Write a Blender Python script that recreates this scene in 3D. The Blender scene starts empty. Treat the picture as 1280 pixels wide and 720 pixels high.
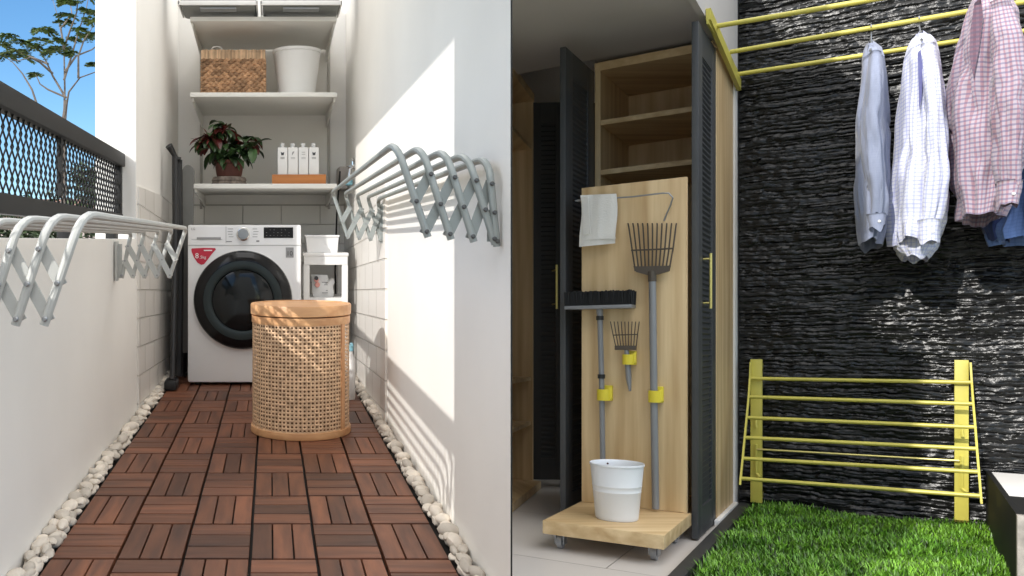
import bpy, bmesh, math, random
import numpy as np
from mathutils import Vector, Matrix, noise as mnoise
random.seed(7); rng = np.random.default_rng(7)
R = math.radians
S = bpy.context.scene
C = S.collection
F = 1050.0                      # focal length in photo pixels
# ------------------------------------------------------------------ camera
cam = bpy.data.cameras.new('camera'); co = bpy.data.objects.new('camera', cam); C.objects.link(co)
co.location = (0, 0, 0); co.rotation_euler = (R(90), 0, 0)
cam.sensor_width = 36; cam.lens = F/1280*36; cam.shift_x = 302/1280; cam.shift_y = 5/1280
cam.clip_start = 0.05; cam.clip_end = 3000
S.camera = co
# ------------------------------------------------------------------ world and sun
SUN = Vector((1.0, 1.0, -0.70)).normalized()
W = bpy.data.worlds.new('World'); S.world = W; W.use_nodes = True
nt = W.node_tree; nt.nodes.clear()
out = nt.nodes.new('ShaderNodeOutputWorld'); bg = nt.nodes.new('ShaderNodeBackground')
sky = nt.nodes.new('ShaderNodeTexSky'); sky.sky_type = 'NISHITA'; sky.sun_disc = False
sky.sun_elevation = math.asin(-SUN.z); sky.sun_rotation = math.atan2(-SUN.x, -SUN.y)
sky.air_density = 1.0; sky.dust_density = 0.2; sky.ozone_density = 2.2
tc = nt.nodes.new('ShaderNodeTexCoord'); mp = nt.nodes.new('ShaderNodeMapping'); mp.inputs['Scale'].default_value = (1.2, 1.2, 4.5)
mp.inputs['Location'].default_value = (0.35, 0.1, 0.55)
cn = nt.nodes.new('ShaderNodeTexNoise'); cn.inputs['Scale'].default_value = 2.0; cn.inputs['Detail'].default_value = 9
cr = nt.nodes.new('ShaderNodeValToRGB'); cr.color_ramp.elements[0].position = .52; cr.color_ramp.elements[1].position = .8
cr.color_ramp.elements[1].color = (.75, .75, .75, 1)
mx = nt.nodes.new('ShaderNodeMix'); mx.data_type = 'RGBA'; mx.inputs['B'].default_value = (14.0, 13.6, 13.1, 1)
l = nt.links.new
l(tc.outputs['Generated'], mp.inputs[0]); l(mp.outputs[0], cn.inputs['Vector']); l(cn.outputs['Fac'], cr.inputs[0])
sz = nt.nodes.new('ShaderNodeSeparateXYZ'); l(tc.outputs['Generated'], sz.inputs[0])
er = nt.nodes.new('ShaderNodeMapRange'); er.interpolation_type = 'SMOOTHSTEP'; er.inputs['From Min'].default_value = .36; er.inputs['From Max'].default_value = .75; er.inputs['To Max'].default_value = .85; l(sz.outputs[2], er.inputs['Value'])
am = nt.nodes.new('ShaderNodeMath'); am.operation = 'ADD'; am.use_clamp = True; l(cr.outputs[0], am.inputs[0]); l(er.outputs[0], am.inputs[1])   # bright overhead cloud added out of view as fill light
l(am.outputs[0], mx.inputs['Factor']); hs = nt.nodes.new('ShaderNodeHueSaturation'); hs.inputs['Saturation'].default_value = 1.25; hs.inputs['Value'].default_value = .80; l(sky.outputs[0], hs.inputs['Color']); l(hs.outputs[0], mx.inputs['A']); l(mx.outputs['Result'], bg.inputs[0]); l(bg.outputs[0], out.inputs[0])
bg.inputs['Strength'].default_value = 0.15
sd = bpy.data.lights.new('sun', 'SUN'); sd.energy = 2.0; sd.angle = R(.5); sd.color = (1, .96, .90)
so = bpy.data.objects.new('sun', sd); C.objects.link(so); so.rotation_euler = SUN.to_track_quat('-Z', 'Y').to_euler(); so.location = (-6, -6, 6)
S.view_settings.view_transform = 'Standard'; S.view_settings.look = 'None'; S.view_settings.gamma = 1; S.view_settings.exposure = 0.82
S.render.engine = 'CYCLES'
try:
    S.cycles.max_bounces = 10; S.cycles.diffuse_bounces = 7; S.cycles.use_denoising = True
except Exception: pass

# ------------------------------------------------------------------ frames: the floors of both places fall or rise gently with depth
SL = 65/F; SR = -65/F
U = Vector((1408, -1050)).normalized(); V = Vector((1050, 1408)).normalized()
def tf(fr, p):
    x, y, z = p
    if fr == 'L': return Vector((x, y, z+SL*y))
    if fr == 'R':
        X = x*U.x+y*V.x; Y = x*U.y+y*V.y
        return Vector((X, Y, z+SR*Y))
    if fr == 'RX': return Vector((x, y, z+SR*y))
    return Vector(p)
def lp(x, y, Y): return Vector(((x-338)*Y/F, Y, (300-y)*Y/F))                # left place, photo point at depth Y
def rb(x, y, b):                                                             # right place, photo point on the plane b
    k = (x-338)/F; Y = b/(k*V.x+V.y); return Vector((Y*(k*U.x+U.y), b, (430-y)*Y/F))
def ra(x, y, a):
    k = (x-338)/F; Y = a/(k*U.x+U.y); return Vector((a, Y*(k*V.x+V.y), (430-y)*Y/F))
def rz(x, y, z):
    Y = z*F/(430-y); X = (x-338)*Y/F; return Vector((X*U.x+Y*U.y, X*V.x+Y*V.y, z))

# ------------------------------------------------------------------ mesh builder
class MB:
    def __init__(s): s.v = []; s.f = []; s.t = []; s.uv = None
    def add(s, vs, fs, tone=None):
        n = len(s.v); s.v += [tuple(p) for p in vs]
        for f in fs: s.f.append(tuple(i+n for i in f)); s.t.append(.5 if tone is None else tone)
        return s
    def box(s, lo, hi, bev=0.0, tone=None, xf=None):
        lo = [min(a, b) for a, b in zip(lo, hi)] if False else list(lo); hi = list(hi)
        for i in range(3):
            if lo[i] > hi[i]: lo[i], hi[i] = hi[i], lo[i]
        if bev <= 0:
            vs = [(x, y, z) for z in (lo[2], hi[2]) for y in (lo[1], hi[1]) for x in (lo[0], hi[0])]
            fs = [(0,2,3,1), (4,5,7,6), (0,1,5,4), (2,6,7,3), (0,4,6,2), (1,3,7,5)]
        else:
            bev = min(bev, *(0.45*(hi[i]-lo[i]) for i in range(3)))
            bm = bmesh.new(); bmesh.ops.create_cube(bm, size=1)
            for v in bm.verts: v.co = Vector([lo[i]+(v.co[i]+.5)*(hi[i]-lo[i]) for i in range(3)])
            bmesh.ops.bevel(bm, geom=bm.edges[:], offset=bev, segments=2, affect='EDGES', profile=.6)
            vs = [tuple(v.co) for v in bm.verts]; bm.verts.index_update(); fs = [tuple(v.index for v in f.verts) for f in bm.faces]; bm.free()
        if xf is not None: vs = [xf(Vector(v)) for v in vs]
        return s.add(vs, fs, tone)
    def tube(s, pts, r, n=8, caps=True, tone=None, flat=1.0):
        pts = [Vector(p) for p in pts]; m = len(pts)
        rs = r if isinstance(r, (list, tuple)) else [r]*m
        t0 = (pts[1]-pts[0]).normalized(); up = Vector((0, 0, 1)) if abs(t0.z) < .9 else Vector((1, 0, 0))
        nx = t0.cross(up).normalized(); vs = []
        for i in range(m):
            t = (pts[min(i+1, m-1)]-pts[max(i-1, 0)]).normalized()
            nx = (nx-t*nx.dot(t)).normalized(); ny = t.cross(nx)
            for k in range(n):
                a = 2*math.pi*k/n; vs.append(pts[i]+nx*math.cos(a)*rs[i]+ny*math.sin(a)*rs[i]*flat)
        fs = [(i*n+k, i*n+(k+1) % n, (i+1)*n+(k+1) % n, (i+1)*n+k) for i in range(m-1) for k in range(n)]
        if caps: fs += [tuple(reversed(range(n))), tuple(range((m-1)*n, m*n))]
        return s.add(vs, fs, tone)
    def lathe(s, prof, c, n=32, tone=None, sx=1, sy=1, axis='z'):
        vs = []
        for r, z in prof:
            for k in range(n):
                a = 2*math.pi*k/n; x = r*sx*math.cos(a); y = r*sy*math.sin(a)
                vs.append((c[0]+x, c[1]+y, c[2]+z) if axis == 'z' else (c[0]+x, c[1]-z, c[2]+y))   # axis y: z grows toward the viewer
        m = len(prof)
        fs = [(i*n+k, i*n+(k+1) % n, (i+1)*n+(k+1) % n, (i+1)*n+k) for i in range(m-1) for k in range(n)]
        fs += [tuple(reversed(range(n))), tuple(range((m-1)*n, m*n))]
        return s.add(vs, fs, tone)
    def prism(s, poly, d, tone=None):          # poly: 3d points, d: extrusion vector
        n = len(poly); d = Vector(d); vs = [Vector(p) for p in poly]+[Vector(p)+d for p in poly]
        fs = [tuple(range(n)), tuple(reversed(range(n, 2*n)))]+[(i, i+n, (i+1) % n+n, (i+1) % n) for i in range(n)]
        return s.add(vs, fs, tone)
    def quad(s, a, b, c, d, tone=None): return s.add([a, b, c, d], [(0, 1, 2, 3)], tone)

def origin(o):
    return Vector(o['_o']) if o is not None and '_o' in o else Vector((0, 0, 0))
def obj(name, mb, mat, parent=None, fr='L', smooth=True, base=None, sharp=35, fix=True):
    me = bpy.data.meshes.new(name)
    vs = [tf(fr, p) for p in mb.v]
    o0 = origin(parent) if parent is not None else (Vector(base) if base is not None else sum(vs, Vector())/max(1, len(vs)))
    if parent is None and base is None: o0 = Vector((o0.x, o0.y, min(v.z for v in vs)))
    me.from_pydata([tuple(v-o0) for v in vs], [], mb.f)
    if fix:
        bm = bmesh.new(); bm.from_mesh(me); bmesh.ops.recalc_face_normals(bm, faces=bm.faces[:]); bm.to_mesh(me); bm.free()
    at = me.attributes.new('tone', 'FLOAT', 'FACE'); at.data.foreach_set('value', mb.t)
    if mb.uv:
        uv = me.uv_layers.new(name='UVMap')
        for lo in me.loops: uv.data[lo.index].uv = mb.uv[lo.vertex_index]
    me.materials.append(mat)
    if smooth:
        me.polygons.foreach_set('use_smooth', [True]*len(me.polygons)); me.set_sharp_from_angle(angle=R(sharp))
    me.update()
    o = bpy.data.objects.new(name, me); C.objects.link(o)
    if parent is not None: o.parent = parent
    else: o.location = o0
    o['_o'] = tuple(o0)
    return o
def tag(o, label, cat, group=None):
    o['label'] = label; o['category'] = cat
    if group: o['group'] = group
    return o
def thing(name, base, label, cat, group=None, fr='L'):
    o = bpy.data.objects.new(name, None); C.objects.link(o); p = tf(fr, base); o.location = p; o['_o'] = tuple(p); o.empty_display_size = .1
    return tag(o, label, cat, group)
def text(name, s, size, loc, mat, parent, fr='L', rot=(R(90), 0, 0), depth=.0006):
    cu = bpy.data.curves.new('t', 'FONT'); cu.body = s; cu.size = size; cu.align_x = 'CENTER'; cu.align_y = 'CENTER'; cu.extrude = depth; cu.resolution_u = 3
    to = bpy.data.objects.new('t', cu); C.objects.link(to); bpy.context.view_layer.update()
    me = bpy.data.meshes.new_from_object(to); bpy.data.objects.remove(to)
    M = Matrix.Rotation(rot[2], 4, 'Z') @ Matrix.Rotation(rot[0], 4, 'X')
    mb = MB(); mb.add([Vector(loc)+M @ v.co for v in me.vertices], [tuple(p.vertices) for p in me.polygons])
    return obj(name, mb, mat, parent, fr, smooth=False, fix=False)

# ------------------------------------------------------------------ materials
def srgb(r, g, b):
    f = lambda c: (c/255/12.92 if c/255 <= .04045 else ((c/255+.055)/1.055)**2.4)
    return (f(r), f(g), f(b), 1)
def lin(r, g, b): return (r, g, b, 1)
def mat(name, col, rough=.5, metal=0, var=.06, scale=6, bump=0, bscale=40, col2=None, tone=0, stretch=(1, 1, 1), rotz=0, spec=None, detail=5, trans=0, coat=0, sheen=0):
    m = bpy.data.materials.new(name); m.use_nodes = True; n = m.node_tree; P = n.nodes['Principled BSDF']
    P.inputs['Roughness'].default_value = rough; P.inputs['Metallic'].default_value = metal
    if spec is not None: P.inputs['Specular IOR Level'].default_value = spec
    if trans: P.inputs['Transmission Weight'].default_value = trans
    if coat: P.inputs['Coat Weight'].default_value = coat; P.inputs['Coat Roughness'].default_value = .08
    if sheen: P.inputs['Sheen Weight'].default_value = sheen
    t = n.nodes.new('ShaderNodeTexCoord'); mp = n.nodes.new('ShaderNodeMapping'); mp.inputs['Scale'].default_value = stretch; mp.inputs['Rotation'].default_value = (0, 0, rotz)
    n.links.new(t.outputs['Object'], mp.inputs[0])
    ns = n.nodes.new('ShaderNodeTexNoise'); ns.inputs['Scale'].default_value = scale; ns.inputs['Detail'].default_value = detail; n.links.new(mp.outputs[0], ns.inputs['Vector'])
    rp = n.nodes.new('ShaderNodeMapRange'); rp.inputs['From Min'].default_value = .3; rp.inputs['From Max'].default_value = .7; n.links.new(ns.outputs['Fac'], rp.inputs['Value'])
    mxn = n.nodes.new('ShaderNodeMix'); mxn.data_type = 'RGBA'
    c2 = col2 or tuple([c*(1-var*2.2) for c in col[:3]]+[1])
    mxn.inputs['A'].default_value = col; mxn.inputs['B'].default_value = c2
    n.links.new(rp.outputs[0], mxn.inputs['Factor']); res = mxn.outputs['Result']
    if tone:
        at = n.nodes.new('ShaderNodeAttribute'); at.attribute_name = 'tone'
        mr = n.nodes.new('ShaderNodeMapRange'); mr.inputs['To Min'].default_value = 1-tone; mr.inputs['To Max'].default_value = 1+tone; n.links.new(at.outputs['Fac'], mr.inputs['Value'])
        vm = n.nodes.new('ShaderNodeVectorMath'); vm.operation = 'SCALE'; n.links.new(res, vm.inputs[0]); n.links.new(mr.outputs[0], vm.inputs['Scale']); res = vm.outputs[0]
    n.links.new(res, P.inputs['Base Color'])
    if bump:
        b = n.nodes.new('ShaderNodeBump'); b.inputs['Strength'].default_value = 1; b.inputs['Distance'].default_value = bump
        n2 = n.nodes.new('ShaderNodeTexNoise'); n2.inputs['Scale'].default_value = bscale; n2.inputs['Detail'].default_value = 6; n.links.new(mp.outputs[0], n2.inputs['Vector'])
        n.links.new(n2.outputs['Fac'], b.inputs['Height']); n.links.new(b.outputs[0], P.inputs['Normal'])
    return m
def wood(name, c1, c2, axis, rough=.5, rotz=0, bump=.0006, fine=26, tone=0):
    st = {'x': (.05, 1, 1), 'y': (1, .05, 1), 'z': (1, 1, .05)}[axis]
    return mat(name, c1, rough, col2=c2, scale=fine, stretch=st, rotz=rotz, bump=bump, bscale=fine*3, detail=8, tone=tone)
def tiles(name, axes, bw, bh, col, mort, off=(0, 0), rough=.25, msize=.004, xs=1.0, rot=0):
    m = bpy.data.materials.new(name); m.use_nodes = True; n = m.node_tree; P = n.nodes['Principled BSDF']; P.inputs['Roughness'].default_value = rough
    t = n.nodes.new('ShaderNodeTexCoord'); sp = n.nodes.new('ShaderNodeSeparateXYZ'); cb = n.nodes.new('ShaderNodeCombineXYZ')
    mpp = n.nodes.new('ShaderNodeMapping'); mpp.inputs['Rotation'].default_value = (0, 0, rot); n.links.new(t.outputs['Object'], mpp.inputs[0]); n.links.new(mpp.outputs[0], sp.inputs[0]); xm = n.nodes.new('ShaderNodeMath'); xm.operation = 'MULTIPLY'; xm.inputs[1].default_value = xs; n.links.new(sp.outputs[axes[0]], xm.inputs[0]); n.links.new(xm.outputs[0], cb.inputs[0]); n.links.new(sp.outputs[axes[1]], cb.inputs[1])
    ad = n.nodes.new('ShaderNodeVectorMath'); ad.inputs[1].default_value = (off[0], off[1], 0); n.links.new(cb.outputs[0], ad.inputs[0])
    br = n.nodes.new('ShaderNodeTexBrick'); br.offset = .5; br.inputs['Scale'].default_value = 1; br.inputs['Brick Width'].default_value = bw; br.inputs['Row Height'].default_value = bh
    br.inputs['Mortar Size'].default_value = msize; br.inputs['Mortar Smooth'].default_value = .6
    br.inputs['Color1'].default_value = col; br.inputs['Color2'].default_value = tuple([c*.95 for c in col[:3]]+[1]); br.inputs['Mortar'].default_value = mort
    n.links.new(ad.outputs[0], br.inputs['Vector']); n.links.new(br.outputs['Color'], P.inputs['Base Color'])
    b = n.nodes.new('ShaderNodeBump'); b.invert = True; b.inputs['Distance'].default_value = .006; n.links.new(br.outputs['Fac'], b.inputs['Height']); n.links.new(b.outputs[0], P.inputs['Normal'])
    return m
UA = math.atan2(U.y, U.x)
M = {}
M['plaster'] = mat('white_plaster', lin(.86, .84, .80), .85, var=.04, scale=1.6, bump=.0022, bscale=5)
M['plasterR'] = mat('white_plaster_yard', lin(.78, .76, .73), .85, var=.03, scale=3, bump=.0006, bscale=14)
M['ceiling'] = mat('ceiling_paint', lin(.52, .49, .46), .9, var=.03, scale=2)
M['tileY'] = tiles('metro_tiles_side', (1, 2), .30*.35, .128, lin(.83, .80, .755), lin(.68, .65, .60), msize=.005, xs=.35, rough=.35)
M['tileX'] = tiles('metro_tiles_back', (0, 2), .25, .125, lin(.82, .80, .75), lin(.62, .60, .56), msize=.004, rough=.35)
M['deck'] = mat('acacia_deck', lin(.185, .066, .034), .5, col2=lin(.085, .030, .017), scale=11, stretch=(1.6, 1, 1), tone=.42, bump=.0008, bscale=60, detail=8)
M['deck'] = mat('acacia_deck_across', lin(.195, .072, .034), .5, col2=lin(.080, .029, .016), scale=34, stretch=(.12, 1, 1), tone=.48, bump=.0008, bscale=70, detail=8)
M['deck2'] = mat('acacia_deck_along', lin(.195, .072, .034), .5, col2=lin(.080, .029, .016), scale=34, stretch=(1, .12, 1), tone=.48, bump=.0008, bscale=70, detail=8)
M['deckbase'] = mat('deck_base', lin(.012, .010, .009), .8)
M['pebble'] = mat('pebble_stone', lin(.72, .65, .56), .75, var=.10, scale=20, tone=.28, bump=.0015, bscale=60)
M['railing'] = mat('dark_railing_paint', lin(.016, .016, .016), .55, var=.1, spec=.35)
M['rack'] = mat('rack_metal', lin(.33, .36, .35), .45, metal=.15, var=.05, scale=12)
M['rackw'] = mat('rack_white', lin(.52, .53, .51), .45, metal=.1, var=.04, scale=12)
M['bolt'] = mat('bolt', lin(.12, .12, .12), .4, metal=.7)
M['white'] = mat('white_enamel', lin(.78, .78, .78), .28, var=.012, scale=3)
M['whitep'] = mat('white_plastic', lin(.76, .755, .74), .45, var=.02)
M['shelf'] = mat('shelf_paint', lin(.74, .73, .69), .5, var=.02)
M['track'] = mat('shelf_track', lin(.42, .40, .36), .5, metal=.3)
M['black'] = mat('black_gloss', lin(.006, .006, .007), .14, var=.02, spec=.3)
M['blackg'] = mat('dark_tube', lin(.02, .02, .022), .35)
M['blackm'] = mat('black_matt', lin(.012, .012, .013), .5)
M['glassd'] = mat('dark_glass', lin(.006, .008, .009), .09, spec=.35)
M['ringg'] = mat('grey_ring', lin(.022, .032, .033), .3, spec=.3)
M['drum'] = mat('drum_dark', lin(.012, .014, .015), .25, var=.4, scale=9)
M['chrome'] = mat('chrome', lin(.62, .62, .62), .16, metal=1, var=.03)
M['steel'] = mat('grey_steel', lin(.33, .34, .35), .35, metal=.6)
M['red'] = mat('red_sticker', lin(.52, .018, .05), .35, var=.03)
M['greys'] = mat('grey_sticker', lin(.33, .33, .33), .4)
M['dark'] = mat('dark_print', lin(.04, .04, .045), .5)
M['midp'] = mat('grey_print', lin(.30, .30, .30), .5)
M['wprint'] = mat('white_print', lin(.85, .85, .85), .5)
M['hamper'] = wood('hamper_wood', lin(.68, .40, .20), lin(.50, .25, .11), 'x', .45, fine=34)
M['hamperz'] = wood('hamper_post', lin(.60, .32, .145), lin(.45, .21, .09), 'z', .45, fine=30)
M['cane'] = mat('cane_webbing', lin(.74, .50, .31), .55, var=.10, scale=60, tone=.18)
M['liner'] = mat('hamper_inside', lin(.20, .11, .055), .9)
M['seagrass'] = mat('seagrass', lin(.50, .30, .17), .8, var=.14, scale=18, tone=.38)
M['seagrassl'] = mat('seagrass_rim', lin(.62, .42, .26), .8, var=.14, scale=18, tone=.30)
M['pot'] = mat('terracotta', lin(.10, .030, .020), .8, var=.15, scale=20)
M['bark'] = mat('bark_slice', lin(.22, .18, .15), .9, var=.3, scale=40, bump=.004, bscale=60)
M['leafp'] = mat('plant_leaf', lin(.035, .075, .022), .4, col2=lin(.022, .045, .016), scale=30, tone=.7)
M['leafr'] = mat('plant_leaf_red', lin(.17, .022, .022), .4, col2=lin(.07, .02, .014), scale=30, tone=.6)
M['crate'] = wood('crate_wood', lin(.52, .20, .05), lin(.38, .13, .03), 'x', .5)
M['ironing'] = mat('grey_cover', lin(.17, .17, .16), .9, var=.06, bump=.002, bscale=15)
M['greybox'] = mat('grey_box', lin(.20, .21, .20), .5, var=.04)
M['blue'] = mat('pale_blue_plastic', lin(.25, .52, .62), .3)
M['box'] = mat('grey_device', lin(.48, .44, .41), .6)
M['pouchm'] = mat('white_pouch', lin(.74, .74, .73), .3, var=.03, bump=.004, bscale=14)
M['skin'] = mat('printed_pink', lin(.75, .35, .30), .5)
M['trunk'] = mat('tree_bark', lin(.20, .165, .14), .9, var=.2, scale=12)
M['leaf'] = mat('tree_leaf', lin(.19, .27, .07), .55, col2=lin(.045, .085, .025), scale=3, tone=.45)
M['leafd'] = mat('shrub_leaf', lin(.05, .08, .03), .6, tone=.5)
M['ground'] = mat('ground_soil', lin(.16, .15, .12), .95, var=.2, scale=.3)
M['bwall'] = mat('far_wall', lin(.60, .50, .46), .9)
M['roof'] = mat('far_roof', lin(.25, .12, .09), .9)
M['wglass'] = mat('window_glass', lin(.05, .06, .07), .1)
OAK1, OAK2 = lin(.70, .53, .30), lin(.47, .31, .145)
M['oakz'] = wood('oak_vertical', OAK1, OAK2, 'z', .5, fine=22)
M['oaku'] = wood('oak_across', OAK1, OAK2, 'x', .5, rotz=-UA, fine=22)
M['oaky'] = wood('oak_depth', OAK1, OAK2, 'y', .5, rotz=-UA, fine=22)
M['char'] = mat('charcoal_paint', lin(.052, .055, .057), .5, var=.06, scale=5)
M['yellow'] = mat('yellow_paint', lin(.60, .53, .10), .4, var=.05, scale=10)
M['brass'] = mat('brass', lin(.72, .62, .22), .3, metal=.6)
M['rtool'] = mat('rake_metal', lin(.10, .082, .065), .45, metal=.5)
M['pole'] = mat('grey_pole', lin(.26, .265, .275), .4, metal=.3)
M['bristle'] = mat('black_bristle', lin(.006, .006, .006), .7, tone=.5)
M['clip'] = mat('yellow_clip', lin(.75, .62, .04), .4)
M['towel'] = mat('white_towel', lin(.74, .72, .67), .95, var=.04, bump=.002, bscale=160)
M['bucket'] = mat('white_bucket', lin(.76, .78, .80), .3, var=.02)
M['floorR'] = tiles('porcelain_floor', (0, 1), .9, .9, lin(.62, .59, .56), lin(.38, .36, .34), off=(.23, .1), rough=.3, msize=.003, rot=-UA)
M['stone'] = mat('black_split_stone', lin(.005, .005, .005), .23, col2=lin(.012, .012, .0115), scale=9, stretch=(1, 1, 3), bump=.0035, bscale=26, spec=.30, detail=8)
M['kerb'] = mat('dark_kerb', lin(.035, .036, .036), .6, var=.1)
M['plants'] = mat('planter_dark', lin(.012, .012, .012), .6, spec=.3, var=.15, scale=8, bump=.001)
M['plantl'] = mat('planter_stone', lin(.42, .38, .34), .7, var=.2, scale=25, bump=.002, bscale=60)
M['soil'] = mat('turf_soil', lin(.022, .040, .010), .95, var=.3, scale=20)
M['grass'] = mat('grass_blade', lin(.15, .32, .026), .42, col2=lin(.055, .16, .013), scale=7, tone=.9)
def fabric(name, base, c1, c2, n1, w=.5, amount=.6):
    m = bpy.data.materials.new(name); m.use_nodes = True; n = m.node_tree; P = n.nodes['Principled BSDF']; P.inputs['Roughness'].default_value = .85
    P.inputs['Sheen Weight'].default_value = .15
    uv = n.nodes.new('ShaderNodeTexCoord'); sp = n.nodes.new('ShaderNodeSeparateXYZ'); n.links.new(uv.outputs['UV'], sp.inputs[0])
    cur = None
    for i, c in enumerate((c1, c2)):
        mu = n.nodes.new('ShaderNodeMath'); mu.operation = 'MULTIPLY'; mu.inputs[1].default_value = n1; n.links.new(sp.outputs[i], mu.inputs[0])
        fr = n.nodes.new('ShaderNodeMath'); fr.operation = 'FRACT'; n.links.new(mu.outputs[0], fr.inputs[0])
        lt = n.nodes.new('ShaderNodeMath'); lt.operation = 'LESS_THAN'; lt.inputs[1].default_value = w; n.links.new(fr.outputs[0], lt.inputs[0])
        sc = n.nodes.new('ShaderNodeMath'); sc.operation = 'MULTIPLY'; sc.inputs[1].default_value = amount; n.links.new(lt.outputs[0], sc.inputs[0])
        mxn = n.nodes.new('ShaderNodeMix'); mxn.data_type = 'RGBA'; mxn.inputs['A'].default_value = base; mxn.inputs['B'].default_value = c
        n.links.new(sc.outputs[0], mxn.inputs['Factor'])
        if cur is not None: n.links.new(cur, mxn.inputs['A'])
        cur = mxn.outputs['Result']
    n.links.new(cur, P.inputs['Base Color'])
    b = n.nodes.new('ShaderNodeBump'); b.inputs['Distance'].default_value = .022; t2 = n.nodes.new('ShaderNodeTexNoise'); t2.inputs['Scale'].default_value = 9; t2.inputs['Detail'].default_value = 4
    mp = n.nodes.new('ShaderNodeMapping'); mp.inputs['Scale'].default_value = (1.3, 1.3, .45); n.links.new(uv.outputs['Object'], mp.inputs[0]); n.links.new(mp.outputs[0], t2.inputs['Vector'])
    n.links.new(t2.outputs['Fac'], b.inputs['Height']); n.links.new(b.outputs[0], P.inputs['Normal'])
    return m

# =================================================================== GROUND
g = MB(); g.quad((-900, -900, -2.2), (900, -900, -2.2), (900, 1500, -2.2), (-900, 1500, -2.2))
o = obj('ground', g, M['ground'], fr=None, smooth=False); o['kind'] = 'structure'

# =================================================================== LEFT PLACE: laundry balcony
H = -.777; XL = -.598; XR = .49; YB = 5.45; TOP = 2.3
PX, P0x, PY, P0y = .163, -.5386, .2523, 2.048-.2523*8
NR = 19
# slab under the deck
g = MB(); g.box((-.80, -.1, H-.5), (XR-.001, YB+.2, H-.022)); o = obj('floor', g, M['deckbase'], smooth=False); o['kind'] = 'structure'
# deck of wooden tiles
g = MB(); gap = .0035; fl = []
for r in range(NR):
    for c in range(6):
        x0 = P0x+c*PX; y0 = P0y+r*PY
        if y0 > 4.95: continue
        vert = (c+(r-8)) % 2 == 1
        tb = random.uniform(-.12, .12)
        for k in range(3):
            nf0 = len(g.f)
            tn = min(1, max(0, random.gauss(.5, .22)+tb))
            if vert:
                w = (PX-gap*1.2)/3; g.box((x0+gap*.6+k*w+gap*.6, y0+gap*1.2, H-.02), (x0+gap*.6+(k+1)*w-gap*.6, y0+PY-gap*1.2, H), .0015, tn)
            else:
                w = (PY-gap*2)/3; g.box((x0+gap, y0+gap+k*w+gap*.9, H-.02), (x0+PX-gap, y0+gap+(k+1)*w-gap*.9, H), .0015, tn)
            fl += [1 if vert else 0]*(len(g.f)-nf0)
o = obj('deck', g, M['deck'], smooth=False); o['kind'] = 'structure'
o.data.materials.append(M['deck2']); o.data.polygons.foreach_set('material_index', fl)
# pebble strips
def pebbles(x0, x1, y0, y1, n, z):
    g = MB(); bm = bmesh.new(); bmesh.ops.create_icosphere(bm, subdivisions=2, radius=1); bm.verts.index_update()
    base = [v.co.copy() for v in bm.verts]; fs = [tuple(v.index for v in f.verts) for f in bm.faces]; bm.free(); pl = []
    tries = 0
    while len(pl) < n and tries < n*60:
        tries += 1
        r = random.uniform(.012, .025); x = random.uniform(x0+r*.7, x1-r*.7); y = random.uniform(y0, y1)
        if any(abs(y-q[1]) < .09 and math.hypot((x-q[0]), (y-q[1])/1.45) < (r+q[2])*.80 for q in pl): continue
        pl.append((x, y, r))
    for x, y, r in pl:
        an = random.uniform(0, 3.14); e = random.uniform(.75, 1.25); hz = random.uniform(.55, .8); sd_ = random.uniform(0, 50); tl = random.uniform(-.4, .4)
        vs = []
        for b in base:
            q = b*(1+.16*mnoise.noise(b*1.3+Vector((sd_, 0, 0))))
            X, Y, Z = q.x*r*e, q.y*r/e, q.z*r*hz+q.x*r*tl*.4
            vs.append((x+X*math.cos(an)-Y*math.sin(an), y+(X*math.sin(an)+Y*math.cos(an))*1.5, z+r*hz*.55+Z))
        g.add(vs, fs, random.random())
    return g
for (xa, xb, z) in ((XL, P0x, H-.004), (P0x+6*PX, XR, H-.004)):
    g = pebbles(xa+.001, xb, 1.6, 4.85, 260, z)
    g2 = pebbles(xa+.003, xb-.004, 1.6, 4.85, 90, z+.012); g.add(g2.v, g2.f); g.t = g.t[:len(g.t)-len(g2.t)]+g2.t
    o = obj('pebbles', g, M['pebble']); o['kind'] = 'stuff'
    o['label'] = 'strip of cream pebbles between deck and left wall' if xa < 0 else 'strip of cream pebbles between deck and right wall'; o['category'] = 'pebbles'

# low parapet on the left
g = MB(); g.box((-.78, .30, -2.4), (XL, 3.74, .005), .004)
tag(obj('parapet_wall', g, M['plaster']), 'low white plaster wall under the dark railing', 'wall')
# tall wall behind the parapet with the tiled lower part
g = MB(); g.box((-.78, 3.74, -2.4), (XL, YB+.2, TOP), .003)
w = obj('side_wall', g, M['plaster']); tag(w, 'tall white wall beyond the railing, tiled in its lower half', 'wall')
g = MB(); g.box((XL-.005, 3.76, H-.02), (XL+.010, YB, .24)); obj('tile_panel', g, M['tileY'], w, smooth=False)
# upper wall over the balcony opening and the near pier
g = MB(); g.box((-.78, .30, 1.50), (XL, 3.739, TOP)); g.box((-.78, .30, .006), (XL, .97, 1.50))
tag(obj('upper_wall', g, M['plaster'], smooth=False), 'white wall and pier framing the balcony opening above the railing', 'wall')
g = MB(); g.prism([(-.78, .95, 1.95), (.1, 1.2, 1.95), (XR-.001, 1.62, 1.95), (XR-.001, 2.35, 1.95), (-.599, 2.35, 1.95)][::1], (0, 0, .12))
tag(obj('unseen_shade_slab', g, M['plaster'], smooth=False), 'white slab added out of view to shade the near end of the corridor', 'shade slab')  # added overhead to cut sky light on the near walls
g = MB(); g.box((-.78, -.75, -2.4), (XR, -.60, TOP)); tag(obj('unseen_shade_wall', g, M['plaster'], smooth=False), 'white wall added behind the camera to darken the near end of the corridor', 'wall')  # unseen wall, added to block sky light from behind the camera
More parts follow.
